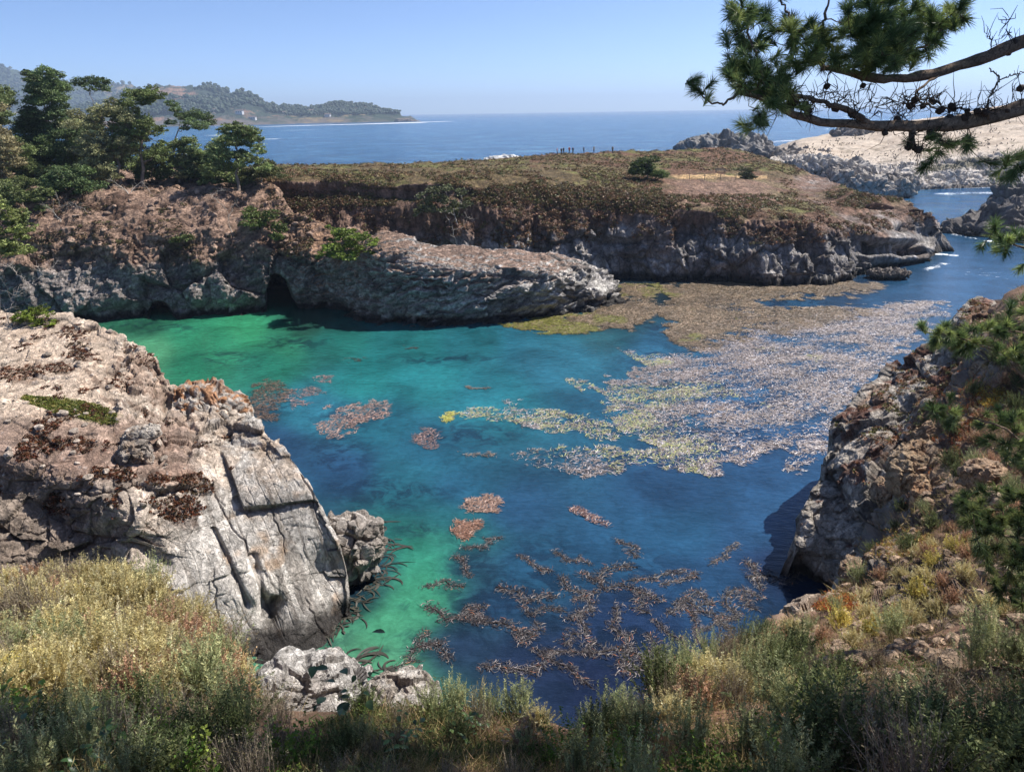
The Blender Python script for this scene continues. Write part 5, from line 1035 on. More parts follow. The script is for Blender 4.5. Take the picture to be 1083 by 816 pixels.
bare_tree('bare grey stems under the grey green tree on the headland', snap(HEAD, 484, 262), (484, 262), [(478, 240), (470, 226), (492, 240), (494, 222), (486, 212), (500, 232)], 34, group='dead trees', trunk=.12)
bare_tree('twiggy grey dead shrub at the picture edge on the outcrop', snap(OUT, 4, 345), (4, 345), [(14, 312), (34, 300), (52, 288), (22, 292), (40, 282), (8, 280), (60, 276), (-6, 300)], 35, group='dead trees', trunk=.06, twig=.006, sub=16, sw=.5)
# --- low scrub on the headland, the cliff tops and the outcrop: uncountable
def scrub(name, rec, n, cond, size, cols, seed, label, leafs=14, lsz=.16, dens_noise=None):
    rng = np.random.default_rng(seed); P = sample_on(rec, n * 2, rng, cond)
    if dens_noise is not None: P = P[fbm(P / dens_noise[0], 4, s=seed) > dens_noise[1]]
    P = P[:n]; n = len(P); s = size * rng.uniform(.45, 1.3, n)
    i = np.repeat(np.arange(n), leafs); d = rng.normal(0, 1, (len(i), 3)); d /= np.linalg.norm(d, axis=1)[:, None]; d[:, 2] = np.abs(d[:, 2]) * .75
    C0 = P[i] + d * s[i][:, None] * rng.uniform(.4, 1, (len(i), 1)); V, F = leafquads(C0, 1.0, rng)
    V = C0.repeat(4, 0) + (V - C0.repeat(4, 0)) * (s[i] * lsz / .5).repeat(4)[:, None]
    cs = np.array([lin(c) for c in cols]); pc = cs[rng.integers(0, len(cs), n)] * rng.uniform(.7, 1.3, (n, 1)); C = pc[i] * rng.uniform(.75, 1.25, (len(i), 1))
    o = mesh_np(name, V, F, LEAF_M, cols=np.clip(C.repeat(4, 0), .003, .9), smooth=False); tag(o, label, 'scrub', kind='stuff'); return o
def OUTPAT(V, x, y):
    m = np.zeros(len(V), bool)
    for (cx, cy_, rx, ry) in ((85, 372, 18, 9), (62, 388, 16, 6), (20, 395, 26, 8), (80, 352, 18, 5), (206, 512, 20, 11), (190, 538, 22, 16), (168, 508, 12, 7), (212, 470, 14, 3), (60, 470, 50, 8), (120, 500, 26, 8)):
        m |= ((x - cx) / rx) ** 2 + ((y - cy_) / ry) ** 2 < 1 + 1.6 * fbm(V / .7, 3, s=14)
    return m
scrub('headland_scrub', HEAD, 11000, lambda V, N, x, y: (N[:, 2] > .35) & (V[:, 2] > poly(x, [(255, 11), (560, 11), (700, 9), (985, 8)])) & ~((x > 700) & (x < 825) & (y > 181) & (y < 206)), .42, [(112, 98, 66), (98, 92, 58), (128, 104, 76), (92, 78, 60), (108, 82, 62), (84, 88, 50)], 51, 'low brown and olive scrub covering the headland top and rim', dens_noise=(5, -.12))
scrub('cliff_scrub', HEAD, 5200, lambda V, N, x, y: (V[:, 2] > 5.5) & (V[:, 2] < 13.2) & ((y > 212) | (x < 690)), .42, [(134, 106, 84), (118, 96, 74), (110, 104, 70), (100, 80, 66), (140, 104, 80)], 52, 'dark brown scrub clinging to the headland cliff', dens_noise=(3, .0))
scrub('slope_scrub', WOOD, 1800, lambda V, N, x, y: (V[:, 2] > 6.8) & (x < 330), .42, [(104, 88, 60), (84, 84, 48), (120, 96, 72), (88, 70, 54)], 53, 'scattered dry scrub on the brown slope under the trees', dens_noise=(3.5, .02))
scrub('cliff_edge_scrub', CLIFF, 1100, lambda V, N, x, y: (V[:, 2] > 5.5) & (N[:, 2] > .35) & (fbm(V / 1.5, 3, s=9) > -.05), .2, [(128, 104, 72), (112, 112, 64), (140, 96, 66), (104, 84, 60)], 56, 'brown and green scrub growing on the upper ledges of the right cliff', leafs=18, lsz=.14)
scrub('outcrop_succulents', OUT, 4200, lambda V, N, x, y: (V[:, 2] > 4) & (x < 245) & (y < 562) & (y > 336) & ((fbm(V / 1.6, 4, s=88) > .3) | OUTPAT(V, x, y)), .12, [(104, 60, 42), (84, 56, 40), (120, 78, 50), (72, 58, 36)], 54, 'rusty succulent mats in the cracks of the outcrop', leafs=10, lsz=.22)
scrub('outcrop_green_patch', OUT, 1500, lambda V, N, x, y: (((x - 82) / 48) ** 2 + ((y - 433 - (x - 82) * .22) / 9) ** 2 < 1 + 1.2 * fbm(V / .8, 3, s=4)) & (y > 415), .10, [(116, 120, 54), (96, 108, 44), (132, 124, 64)], 55, 'green succulent mat on the flat of the outcrop', leafs=12, lsz=.22)

def debris(name, rec, n, cond, size, seed, label, col):
    import bmesh
    rng = np.random.default_rng(seed); bm = bmesh.new(); bmesh.ops.create_icosphere(bm, subdivisions=2, radius=1.0); IV = np.array([v.co[:] for v in bm.verts]); IF = np.array([[v.index for v in f.verts] for f in bm.faces]); bm.free()
    P = sample_on(rec, n, rng, cond); V = []; F = []; C = []
    for i, p in enumerate(P):
        s = size * rng.uniform(.3, 1) ** 1.6 * rng.uniform(.6, 1.3, 3) * np.array([1, 1, .7]); v = IV.copy(); a1, _c, _i = blocks(v + i * 3.1, .9, 5); v = v * (1 + .45 * a1)[:, None] * s; a = rng.uniform(0, 6.28); c_, s_ = math.cos(a), math.sin(a)
        v = v @ np.array([[c_, -s_, 0], [s_, c_, 0], [0, 0, 1.0]]).T; V.append(v + p + np.array([0, 0, s[2] * .3])); F.append(IF + i * len(IV)); C.append(np.broadcast_to(lin(col) * rng.uniform(.6, 1.3), (len(IV), 3)))
    o = mesh_np(name, np.concatenate(V), np.concatenate(F), ROCKM, cols=np.clip(np.concatenate(C), 0, .9), smooth=False); tag(o, label, 'stones', kind='stuff')
debris('rubble', OUT, 150, lambda V, N, x, y: (N[:, 2] > .55) & (x < 215) & (y > 340) & (y < 560) & (V[:, 2] > 3), .26, 1, 'loose stones lying on the ledges of the outcrop', (196, 180, 164))
debris('rubble', HILL, 500, lambda V, N, x, y: (V[:, 1] > 6) & (x > 830) & (x < 1083) & (y > 330) & (y < 720) & (V[:, 2] > 3), .24, 2, 'loose stones on the brown soil of the right slope', (176, 150, 126))
debris('rubble', WOOD, 200, lambda V, N, x, y: (V[:, 2] > 5) & (y > 195) & (y < 290) & (x < 420), .5, 3, 'broken stones on the brown slope under the trees', (170, 144, 126))
debris('rubble', HILL, 260, lambda V, N, x, y: (V[:, 1] > 1.5) & (x > 700) & (x < 1083) & (y > 690) & (y < 816) & (V[:, 2] > 3), .05, 4, 'pebbles on the bare soil of the near bank', (150, 126, 108))
# ------------------------------------------------------------------ brush on the near slope
HV = HILL[1]; _hx, _hy = pix(HV); _hok = (HV[:, 1] > .8) & (HV[:, 2] > 3)
_hi = np.where(_hok)[0]; _hx = _hx[_hi]; _hy = _hy[_hi]; _hP = HV[_hi]; _hN = HILL[2][_hi]
_cell = {}
_kx = np.floor(_hx / 24).astype(int); _ky = np.floor(_hy / 24).astype(int)
_ord = np.lexsort((_ky, _kx)); _keys = _kx[_ord] * 10000 + _ky[_ord]
_u_, _st = np.unique(_keys, return_index=True); _en = np.append(_st[1:], len(_keys))
for _a, _b2, _c2 in zip(_u_, _st, _en): _cell[int(_a)] = _ord[_b2:_c2]
def ground(x, y):
    best = None
    for i in (0, -1, 1):
        for j in (0, -1, 1):
            ix = _cell.get((int(x // 24) + i) * 10000 + int(y // 24) + j)
            if ix is None: continue
            d = (_hx[ix] - x) ** 2 + (_hy[ix] - y) ** 2; k = int(np.argmin(d))
            if best is None or d[k] < best[0]: best = (d[k], _hP[ix[k]], _hN[ix[k]])
    if best is None or best[0] > 400: return None
    return best[1], best[2]
STEM_M = leaf_mat('shrub_stems', trans=0.0, rough=.85, spec=.15, var=.2, vscale=20); SAGE_M = leaf_mat('shrub_foliage', trans=.3, rough=.65, spec=.2, var=.22, vscale=5)
def stems_np(n, rng, h, spread, seg=6, droop=.25, base=.08):
    a = rng.uniform(0, 6.283, n); tilt = np.abs(rng.normal(0, 1, n)) * spread; tilt = np.minimum(tilt, 1.45); L = h * rng.uniform(.55, 1.1, n) * (1 - .25 * tilt / 1.45)
    k = np.linspace(0, 1, seg); th = tilt[:, None] * (.55 + .5 * k[None]) + rng.normal(0, .12, (n, seg)).cumsum(1) * .4 - droop * k[None] * (tilt[:, None] > .9) * -1
    ds = (L / (seg - 1))[:, None]; hx = np.sin(th); hz = np.cos(th); wob = rng.normal(0, .10, (n, seg)).cumsum(1); aa = a[:, None] + wob
    X = np.cumsum(hx * np.cos(aa) * ds, 1); Y = np.cumsum(hx * np.sin(aa) * ds, 1); Z = np.cumsum(hz * ds, 1)
    P = np.stack((X, Y, Z), -1); P -= P[:, :1]; b = rng.normal(0, base, (n, 1, 3)); b[..., 2] = 0; return P + b
def strips(P, w, rng):
    """thin two-sided strips along polylines P (n,seg,3)"""
    n, s, _ = P.shape; T = np.gradient(P, axis=1); T /= np.linalg.norm(T, axis=-1, keepdims=True) + 1e-9
    r = rng.normal(0, 1, (n, 1, 3)); S = np.cross(T, r); S /= np.linalg.norm(S, axis=-1, keepdims=True) + 1e-9
    ww = (np.linspace(1, .25, s)[None, :, None] * np.asarray(w).reshape(-1, 1, 1)) * .5
    V = np.stack((P - S * ww, P + S * ww), 2).reshape(-1, 3); b = (np.arange(n) * s * 2)[:, None] + (np.arange(s - 1) * 2)[None]
    return V, np.stack((b, b + 1, b + 3, b + 2), -1).reshape(-1, 4)
def leaves_on(P, per, L, wd, rng, up=.8, start=.15, twod=True):
    """blades growing off polylines: quads (diamond) pointing out and up"""
    n, s, _ = P.shape; i = np.repeat(np.arange(n), per); t = rng.uniform(start, 1, len(i)) * (s - 1); k = np.minimum(t.astype(int), s - 2); f = (t - k)[:, None]
    c = P[i, k] * (1 - f) + P[i, k + 1] * f; T = P[i, k + 1] - P[i, k]; T /= np.linalg.norm(T, axis=1)[:, None] + 1e-9
    d = rng.normal(0, 1, (len(i), 3)); d -= (d * T).sum(1)[:, None] * T; d /= np.linalg.norm(d, axis=1)[:, None] + 1e-9; d = d + T * up; d /= np.linalg.norm(d, axis=1)[:, None]
    l = L * rng.uniform(.55, 1.3, (len(i), 1)); sd = np.cross(d, rng.normal(0, 1, (len(i), 3))); sd /= np.linalg.norm(sd, axis=1)[:, None] + 1e-9; w = sd * l * wd
    V = np.stack((c, c + d * l * .5 + w, c + d * l, c + d * l * .5 - w), 1).reshape(-1, 3); return V, np.arange(len(V)).reshape(-1, 4), i
def plant_proto(name, label, cat, seed, h=.8, spread=.5, stems=80, per=45, L=.035, wd=.09, col=(150, 146, 96), col2=None, stemc=(120, 104, 80), up=.8, sw=.005, tipc=None, start=.15, group=None, base=.1, jit=.35, cvar=None):
    rng = np.random.default_rng(seed); root = empty(name, (0, 0, 0)); tag(root, label, cat, group)
    P = stems_np(stems, rng, h, spread, base=base); V, F = strips(P, rng.uniform(.6, 1.4, stems) * sw, rng)
    mesh_np('stems', V, F, STEM_M, root, cols=np.clip(lin(stemc) * np.repeat(rng.uniform(.6, 1.4, stems), 12)[:, None], 0, .9), smooth=False)
    V, F, i = leaves_on(P, per, L, wd, rng, up, start); c = np.broadcast_to(lin(col), (stems, 3)).copy()
    if col2 is not None: m = rng.uniform(0, 1, stems) < .35; c[m] = lin(col2)
    if tipc is not None: m = rng.uniform(0, 1, stems) < .18; c[m] = lin(tipc)
    c = c * rng.uniform(1 - jit, 1 + jit, (stems, 1)); C = (c[i] * rng.uniform(.75, 1.25, (len(i), 1))).repeat(4, 0)
    mesh_np('foliage', V, F, SAGE_M, root, cols=np.clip(C, .003, .9), smooth=False); return root
def leafy_proto(name, label, cat, seed, h=.6, spread=.6, stems=34, per=16, L=.045, col=(84, 110, 44), col2=(120, 132, 60), group=None, wd=.36, tipc=None, start=.3):
    return plant_proto(name, label, cat, seed, h, spread, stems, per, L, wd, col, col2, (110, 92, 74), .35, .006, tipc, start, group, .12)
_protos = {}
def reg(key, fn): _protos[key] = fn
PARAM = {
 'straw': [dict(h=.62, spread=.85, stems=170, per=70, L=.032, wd=.14, start=.4, col=(204, 192, 140), col2=(178, 162, 112), tipc=(230, 218, 176), stemc=(140, 118, 90), seed=s) for s in (101, 102, 103)],
 'sage': [dict(h=.85, spread=.38, stems=80, per=84, L=.036, wd=.12, start=.35, col=(150, 156, 112), col2=(122, 130, 88), tipc=(190, 190, 140), stemc=(112, 98, 78), seed=s) for s in (111, 112, 113)],
 'rust': [dict(h=.6, spread=.6, stems=110, per=46, L=.034, wd=.2, start=.3, col=(184, 148, 120), col2=(150, 116, 92), tipc=(204, 172, 130), stemc=(128, 96, 78), seed=s) for s in (121, 122)],
 'dark': [dict(h=.8, spread=.5, stems=105, per=50, L=.04, wd=.17, start=.35, col=(104, 114, 72), col2=(84, 94, 58), tipc=(134, 138, 90), stemc=(84, 72, 60), seed=s) for s in (131, 132)],
 'twiggy': [dict(h=.75, spread=.6, stems=190, per=9, L=.03, wd=.16, start=.5, col=(140, 130, 104), col2=(118, 104, 84), tipc=(160, 150, 120), stemc=(148, 134, 120), sw=.0075, seed=s) for s in (181, 182)],
 'gold': [dict(h=.6, spread=.55, stems=100, per=46, L=.042, wd=.16, start=.35, col=(204, 186, 104), col2=(160, 156, 88), tipc=(220, 204, 120), stemc=(140, 120, 80), seed=s) for s in (141,)],
}
NAMES = {'twiggy': ('dry_twig_bush', 'leafless grey brown twiggy bush'), 'straw': ('sagebrush', 'straw coloured feathery sagebrush'), 'sage': ('sagebrush', 'grey green feathery sagebrush'), 'rust': ('buckwheat_bush', 'rusty brown dried buckwheat bush'), 'dark': ('coyote_bush', 'dark green twiggy coyote bush'), 'gold': ('lizardtail_bush', 'golden yellow flowering low bush'), 'leafy': ('blackberry_bush', 'leafy green bramble'), 'grass': ('grass_tuft', 'tuft of long dry grass'), 'fern': ('grass_tuft', 'tuft of broad green blades')}
LIB = {}
for k, L_ in PARAM.items():
    LIB[k] = [lambda q=q, k=k: plant_proto(NAMES[k][0], NAMES[k][1], 'shrub', **q) for q in L_]
LIB['leafy'] = [lambda s=s: leafy_proto('blackberry_bush', 'leafy green bramble', 'shrub', s) for s in (151, 152)]
LIB['grass'] = [lambda s=s: plant_proto('grass_tuft', 'tuft', 'grass', s, h=.55, spread=.4, stems=80, per=2, L=.08, wd=.04, col=(176, 160, 112), stemc=(170, 156, 104), sw=.007, base=.06) for s in (161, 162)]
LIB['fern'] = [lambda s=s: plant_proto('grass_tuft', 'tuft', 'grass', s, h=.6, spread=.35, stems=46, per=1, L=.05, wd=.04, col=(96, 116, 60), stemc=(92, 116, 62), sw=.022, base=.05) for s in (171,)]
BUILT = {}
brng = random.Random(77)
counts = {}
def where(x, y):
    """words for the spot, by what can be found there"""
    if x < 290 and y < 700: return ['on the mound below the outcrop']
    if x < 290: return ['in shade below the mound']
    if x < 470: return ['before the white rocks']
    if x < 660: return ['on the middle rim']
    if x < 850 and y < 720: return ['on the sunlit rim']
    if x < 850: return ['below the sunlit rim']
    if x > 1095: return ['beyond the right edge of the slope']
    if y < 560: return ['high on the right slope']
    if y < 680: return ['above the ledge rock']
    return ['on the shaded right bank']
placed = []
def plant(kind, x, y, s=1.0, sink=.04, lab=None):
    g = ground(x, y)
    if g is None: return None
    P, N = g; L_ = LIB[kind]; v = brng.randrange(len(L_)); key = (kind, v)
    if key not in BUILT: o = BUILT[key] = L_[v]()
    else: o = copy_tree(BUILT[key])
    n = Vector(N); n = (n * .35 + Vector((0, 0, 1)) * .65).normalized(); q = Vector((0, 0, 1)).rotation_difference(n); e = (q.to_matrix() @ Matrix.Rotation(brng.uniform(0, 6.28), 3, 'Z')).to_euler()
    o.location = Vector(P.tolist()) - n * sink; o.rotation_euler = e; o.scale = (s * brng.uniform(.85, 1.15), s * brng.uniform(.85, 1.15), s * brng.uniform(.85, 1.12))
    w = where(x, y)[0]; o['label'] = lab or (NAMES[kind][1] + ' ' + w); o['group'] = NAMES[kind][0].replace('_', ' ') + ' plants on the near slope'; placed.append((o, kind, w, x, y, lab)); return o
def belt(kinds, region, n, smin, smax, mind=14):
    pts = []; tries = 0; xs = [p[0] for p in region]; ys = [p[1] for p in region]
    while len(pts) < n and tries < n * 60:
        tries += 1; x = brng.uniform(min(xs), max(xs)); y = brng.uniform(min(ys), max(ys))
        if not inpoly(np.array([x]), np.array([y]), region)[0]: continue
        if any((x - a) ** 2 + ((y - b) * 1.3) ** 2 < mind ** 2 for a, b in pts): continue
        pts.append((x, y)); plant(brng.choice(kinds), x, y, brng.uniform(smin, smax))
# the sunny mound on the left
belt(['straw', 'straw', 'straw', 'straw', 'straw', 'straw', 'straw', 'rust', 'twiggy', 'sage', 'straw'], [(-30, 618), (60, 612), (120, 610), (175, 632), (215, 660), (250, 700), (262, 740), (120, 745), (-30, 745)], 72, .75, 1.25, 18)
belt(['rust', 'rust', 'straw'], [(130, 650), (200, 668), (250, 705), (262, 742), (180, 735), (120, 690)], 12, .7, 1.0, 16)
belt(['gold'], [(0, 690), (60, 690), (60, 735), (0, 735)], 5, .6, .9, 12)
# shaded foot of the picture
belt(['sage', 'twiggy', 'dark', 'twiggy', 'grass', 'leafy', 'dark'], [(-40, 760), (270, 750), (300, 765), (300, 850), (-40, 850)], 30, .55, .9, 30)
belt(['sage', 'dark', 'leafy', 'twiggy', 'grass', 'twiggy'], [(290, 758), (470, 758), (560, 764), (600, 790), (600, 860), (290, 860)], 24, .34, .52, 24)
belt(['leafy', 'dark', 'sage', 'leafy', 'twiggy', 'twiggy'], [(590, 785), (640, 776), (700, 742), (760, 740), (860, 760), (860, 860), (600, 860)], 20, .5, .75, 28)
belt(['straw', 'sage', 'straw', 'twiggy', 'rust', 'dark'], [(640, 776), (690, 744), (735, 706), (775, 682), (812, 670), (850, 662), (880, 690), (840, 740), (760, 745), (690, 765)], 30, .62, .95, 18)
belt(['sage', 'dark', 'twiggy', 'dark', 'twiggy'], [(820, 740), (930, 700), (960, 760), (1110, 740), (1110, 860), (820, 860)], 22, .7, 1.0, 34)
belt(['sage', 'dark', 'straw'], [(1020, 640), (1110, 600), (1110, 740), (1030, 740)], 8, .8, 1.1, 26)
belt(['straw', 'sage', 'gold', 'straw', 'rust'], [(872, 660), (900, 628), (930, 600), (980, 575), (1030, 590), (1010, 640), (940, 690), (890, 690)], 26, .75, 1.15, 20)
belt(['straw', 'rust', 'dark', 'sage'], [(920, 590), (955, 530), (1000, 520), (1083, 500), (1110, 600), (1020, 600)], 22, .8, 1.2, 20)
belt(['dark', 'rust', 'sage', 'dark'], [(985, 450), (1012, 400), (1040, 350), (1068, 315), (1110, 305), (1110, 500), (1000, 510)], 30, .9, 1.4, 18)
belt(['straw', 'dark', 'sage', 'rust'], [(1100, 400), (1300, 360), (1300, 700), (1100, 700)], 16, .8, 1.2, 30)
# single plants that stand up against the water
for k, x, y, s in (('sage', 455, 752, .45), ('sage', 478, 752, .55), ('sage', 520, 757, .45), ('sage', 548, 757, .6), ('straw', 570, 768, .5), ('sage', 625, 776, .5), ('sage', 650, 768, .6), ('dark', 385, 756, .5), ('sage', 700, 738, .7), ('grass', 505, 756, .8), ('fern', 105, 800, .9), ('fern', 122, 812, .8), ('fern', 72, 806, .7)):
    plant(k, x, y, s)
# big leaved bramble close to the viewer, lower left
LEAF2_M = leaf_mat('broad_leaf', trans=.25, rough=.4, spec=.5, var=.15, vscale=9)
def broad_plant(label, x, y, n, size, col, seed, h=.35):
    g = ground(x, y)
    if g is None: return
    rng = np.random.default_rng(seed); P0 = g[0]; root = empty('bramble', P0); tag(root, label, 'shrub', 'broad leaved brambles at the viewer\'s feet')
    P = stems_np(14, rng, h * 1.4, .7); V, F = strips(P, np.full(14, .006), rng); mesh_np('stems', V, F, STEM_M, root, cols=np.broadcast_to(lin((92, 70, 56)), (len(V), 3)), smooth=False)
    prof = np.array([(0, 0), (.18, .2), (.42, .30), (.7, .22), (1.0, 0)]); VV = []; FF = []; CC = []; m = 0
    for q in range(n):
        i = rng.integers(0, 14); k = rng.integers(2, 6); c = P[i, k]; yaw = rng.uniform(0, 6.28); tl = rng.normal(.1, .35); L = size * rng.uniform(.6, 1.25)
        d = np.array([math.cos(yaw) * math.cos(tl), math.sin(yaw) * math.cos(tl), math.sin(tl)]); s = np.array([-math.sin(yaw), math.cos(yaw), rng.normal(0, .25)]); up_ = np.cross(d, s)
        pts = [c + d * (L * a) - up_ * (L * .25 * a * a) for a, b in prof]; lf = [c + d * (L * a) - up_ * (L * .25 * a * a) + s * L * b + up_ * L * b * .25 for a, b in prof]; rt = [c + d * (L * a) - up_ * (L * .25 * a * a) - s * L * b + up_ * L * b * .25 for a, b in prof]
        v = np.array(pts + lf + rt); VV.append(v); f = [];
        for a in range(4): f += [[a, a + 1, 6 + a, 5 + a], [a + 1, a, 10 + a, 11 + a]]
        FF.append(np.array(f) + m); m += 15; CC.append(np.broadcast_to(lin(col) * rng.uniform(.6, 1.5), (15, 3)))
    mesh_np('leaves', np.concatenate(VV), np.concatenate(FF), LEAF2_M, root, cols=np.clip(np.concatenate(CC), 0, .9), smooth=True)
broad_plant('bright green bramble leaves in the lower left corner', 40, 780, 46, .075, (110, 136, 44), 1, .5)
broad_plant('dark green bramble leaves low in the left corner', 90, 830, 46, .08, (62, 88, 40), 2, .4)
broad_plant('blue green round leaves at the very bottom left', 8, 830, 40, .075, (84, 112, 84), 3, .4)
broad_plant('glossy leaved sapling in front of the white rocks', 372, 776, 22, .12, (76, 98, 56), 4, .7)
broad_plant('bramble leaves under the broad white rock', 420, 800, 40, .06, (88, 108, 56), 5, .3)
broad_plant('small leaved ivy like bramble on the rim', 500, 790, 70, .045, (84, 104, 56), 6, .35)
broad_plant('green bramble trailing down the middle of the rim', 690, 780, 90, .05, (92, 112, 62), 7, .4)
broad_plant('reddish bramble leaves left of the middle', 560, 800, 40, .05, (132, 96, 60), 8, .3)
_g = {}
for q in placed: _g.setdefault((q[1], q[2]), []).append(q)
SHORT = {'twiggy': 'leafless grey twiggy bush', 'straw': 'straw coloured sagebrush', 'sage': 'grey green sagebrush', 'rust': 'rusty buckwheat bush', 'dark': 'dark green coyote bush', 'gold': 'golden flowering bush', 'leafy': 'leafy green bramble', 'grass': 'dry grass tuft', 'fern': 'broad bladed green tuft'}
for (k, w), L_ in _g.items():
    rank_labels([(q[0], q[3], q[4]) for q in L_], SHORT[k] + ', {ord} {row}' + w, ['at the back', 'midway', 'lower', 'in front'])
# --- uncountable ground cover on the near slope
def litter(name, n, cond, Lr, cols, seed, label, up=.9, w=.004):
    rng = np.random.default_rng(seed); px_, py_ = pix(HV); m = (HV[:, 1] > 1.0) & (HV[:, 2] > 5) & (px_ > -60) & (px_ < 1150) & (py_ < 860) & cond(HV, HILL[2], px_, py_)
    ix = np.where(m)[0]; P = HV[rng.choice(ix, n)] + rng.normal(0, .04, (n, 3)) * np.array([1, 1, .2]); d = rng.normal(0, 1, (n, 3)); d[:, 2] = np.abs(d[:, 2]) * up + .15; d /= np.linalg.norm(d, axis=1)[:, None]
    sc_ = np.clip(P[:, 1:2] / 9.0, .7, 2.6); L = rng.uniform(*Lr, (n, 1)) * sc_ ** .7; s = np.cross(d, rng.normal(0, 1, (n, 3))); s /= np.linalg.norm(s, axis=1)[:, None]; ww = w * sc_
    b = P + d * L * .55 + rng.normal(0, .12, (n, 3)) * L; V = np.stack((P - s * ww, P + s * ww, b + s * ww * .7, P + (b - P) * 1.7, b - s * ww * .7), 1).reshape(-1, 3)
    F = np.arange(n * 5).reshape(-1, 5)[:, [0, 1, 2, 3, 4]]; c = np.array([lin(q) for q in cols])[rng.integers(0, len(cols), n)] * rng.uniform(.6, 1.4, (n, 1))
    o = mesh_np(name, V, F, SAGE_M, cols=np.clip(c.repeat(5, 0), 0, .9), smooth=False); tag(o, label, 'grass', kind='stuff')
litter('dry_grass', 90000, lambda V, N, x, y: (fbm(V / 1.5, 3, s=91) > -.25), (.08, .28), [(176, 156, 108), (150, 132, 90), (132, 120, 78), (112, 108, 66), (150, 120, 92)], 61, 'dry grass and stalks between the bushes of the near slope')
litter('green_undergrowth', 50000, lambda V, N, x, y: (y > 690) & (fbm(V / 1.1, 3, s=92) > -.1), (.04, .14), [(84, 104, 52), (70, 90, 48), (104, 116, 64)], 62, 'low green undergrowth in the shade of the near slope', up=.6, w=.010)
def succ(name, label, cond, n, cols, seed, L=.07):
    rng = np.random.default_rng(seed); px_, py_ = pix(HV); ix = np.where(cond(HV, px_, py_))[0]
    if len(ix) < 10: return
    P = HV[rng.choice(ix, n)] + rng.normal(0, .07, (n, 3)) * np.array([1, 1, .1]); sc_ = 1.0; V, F, i = leaves_on(np.stack((P, P + np.array([0, 0, .08])), 1), 5, L, .2, rng, .8, 0)
    c = np.array([lin(q) for q in cols])[rng.integers(0, len(cols), n)] * rng.uniform(.6, 1.4, (n, 1)); o = mesh_np(name, V, F, SAGE_M, cols=np.clip(c[i].repeat(4, 0), 0, .9), smooth=False); tag(o, label, 'succulents', kind='stuff')
el = lambda x, y, cx, cy, rx, ry: ((x - cx) / rx) ** 2 + ((y - cy) / ry) ** 2 < 1
succ('ice_plant', 'orange and red ice plant on the ledge above the dark inlet', lambda V, x, y: el(x, y, 884, 638, 30, 9), 2600, [(190, 112, 66), (160, 88, 60), (196, 150, 84), (140, 128, 70)], 71)
succ('ice_plant', 'orange green ice plant below the tan boulders', lambda V, x, y: (el(x, y, 945, 575, 44, 16) & (fbm(V / .8, 3, s=5) > 0)), 2600, [(184, 140, 84), (140, 136, 72), (160, 112, 76), (196, 172, 110)], 72)
succ('ice_plant', 'rust red succulents along the cliff edge', lambda V, x, y: (el(x, y, 1000, 420, 40, 70) | el(x, y, 960, 500, 26, 36)) & (fbm(V / .8, 3, s=6) > 0), 3500, [(150, 84, 56), (120, 72, 48), (176, 116, 72)], 73)
succ('ice_plant', 'yellow lichen coloured succulents among the pine boughs', lambda V, x, y: el(x, y, 1050, 420, 18, 12), 700, [(206, 160, 60), (190, 176, 90)], 74)
# ------------------------------------------------------------------ the pine that leans into the picture from the right
NEED_M = leaf_mat('pine_needles', trans=.35, rough=.45, spec=.45, var=.2, vscale=6)
def pt(x, y, dep): return CAM + rays(x, y) * dep
def tuft(p, d, rng, n=70, L=.10, w=.0022, col=(60, 84, 42), span=.07):
    """needles fanning off the end of a twig"""
    d = np.array(d) / np.linalg.norm(d); t = rng.uniform(-1, .25, (n, 1)); c = p + d * t * span; a = rng.normal(0, 1, (n, 3)); a -= (a @ d)[:, None] * d; a /= np.linalg.norm(a, axis=1)[:, None] + 1e-9
    q = rng.uniform(.15, 1.15, (n, 1)); v = d * np.cos(q) + a * np.sin(q); l = L * rng.uniform(.7, 1.2, (n, 1)); s = np.cross(v, rng.normal(0, 1, (n, 3))); s /= np.linalg.norm(s, axis=1)[:, None] + 1e-9
    dr = np.array([0, 0, -.10]) * l
    V = np.stack((c - s * w, c + s * w, c + v * l * .6 + s * w * .8 + dr * .3, c + v * l + dr, c + v * l * .6 - s * w * .8 + dr * .3), 1).reshape(-1, 3)
    return V, np.arange(n * 5).reshape(-1, 5), np.repeat(lin(col) * rng.uniform(.55, 1.5, (n, 1)), 5, 0)
def cone_mesh():
    V = []; F = []; pr = [(0, .004), (.008, .02), (.02, .026), (.034, .024), (.048, .015), (.058, .004)]
    for i, (z, r) in enumerate(pr):
        for k in range(8): a = (k + .5 * (i % 2)) * math.pi / 4; rr = r * (1 + .25 * (k % 2)); V.append((rr * math.cos(a), rr * math.sin(a), -z))
    F = [[i * 8 + k, i * 8 + (k + 1) % 8, i * 8 + 8 + (k + 1) % 8, i * 8 + 8 + k] for i in range(len(pr) - 1) for k in range(8)]
    return np.array(V), np.array(F)
CONE_M = flat_mat('cone_scales', (.06, .04, .03), .9, .4, 60)
PBARK_M = rock_mat('pine_bark', 9.0, .03, 4.0, var=.5)
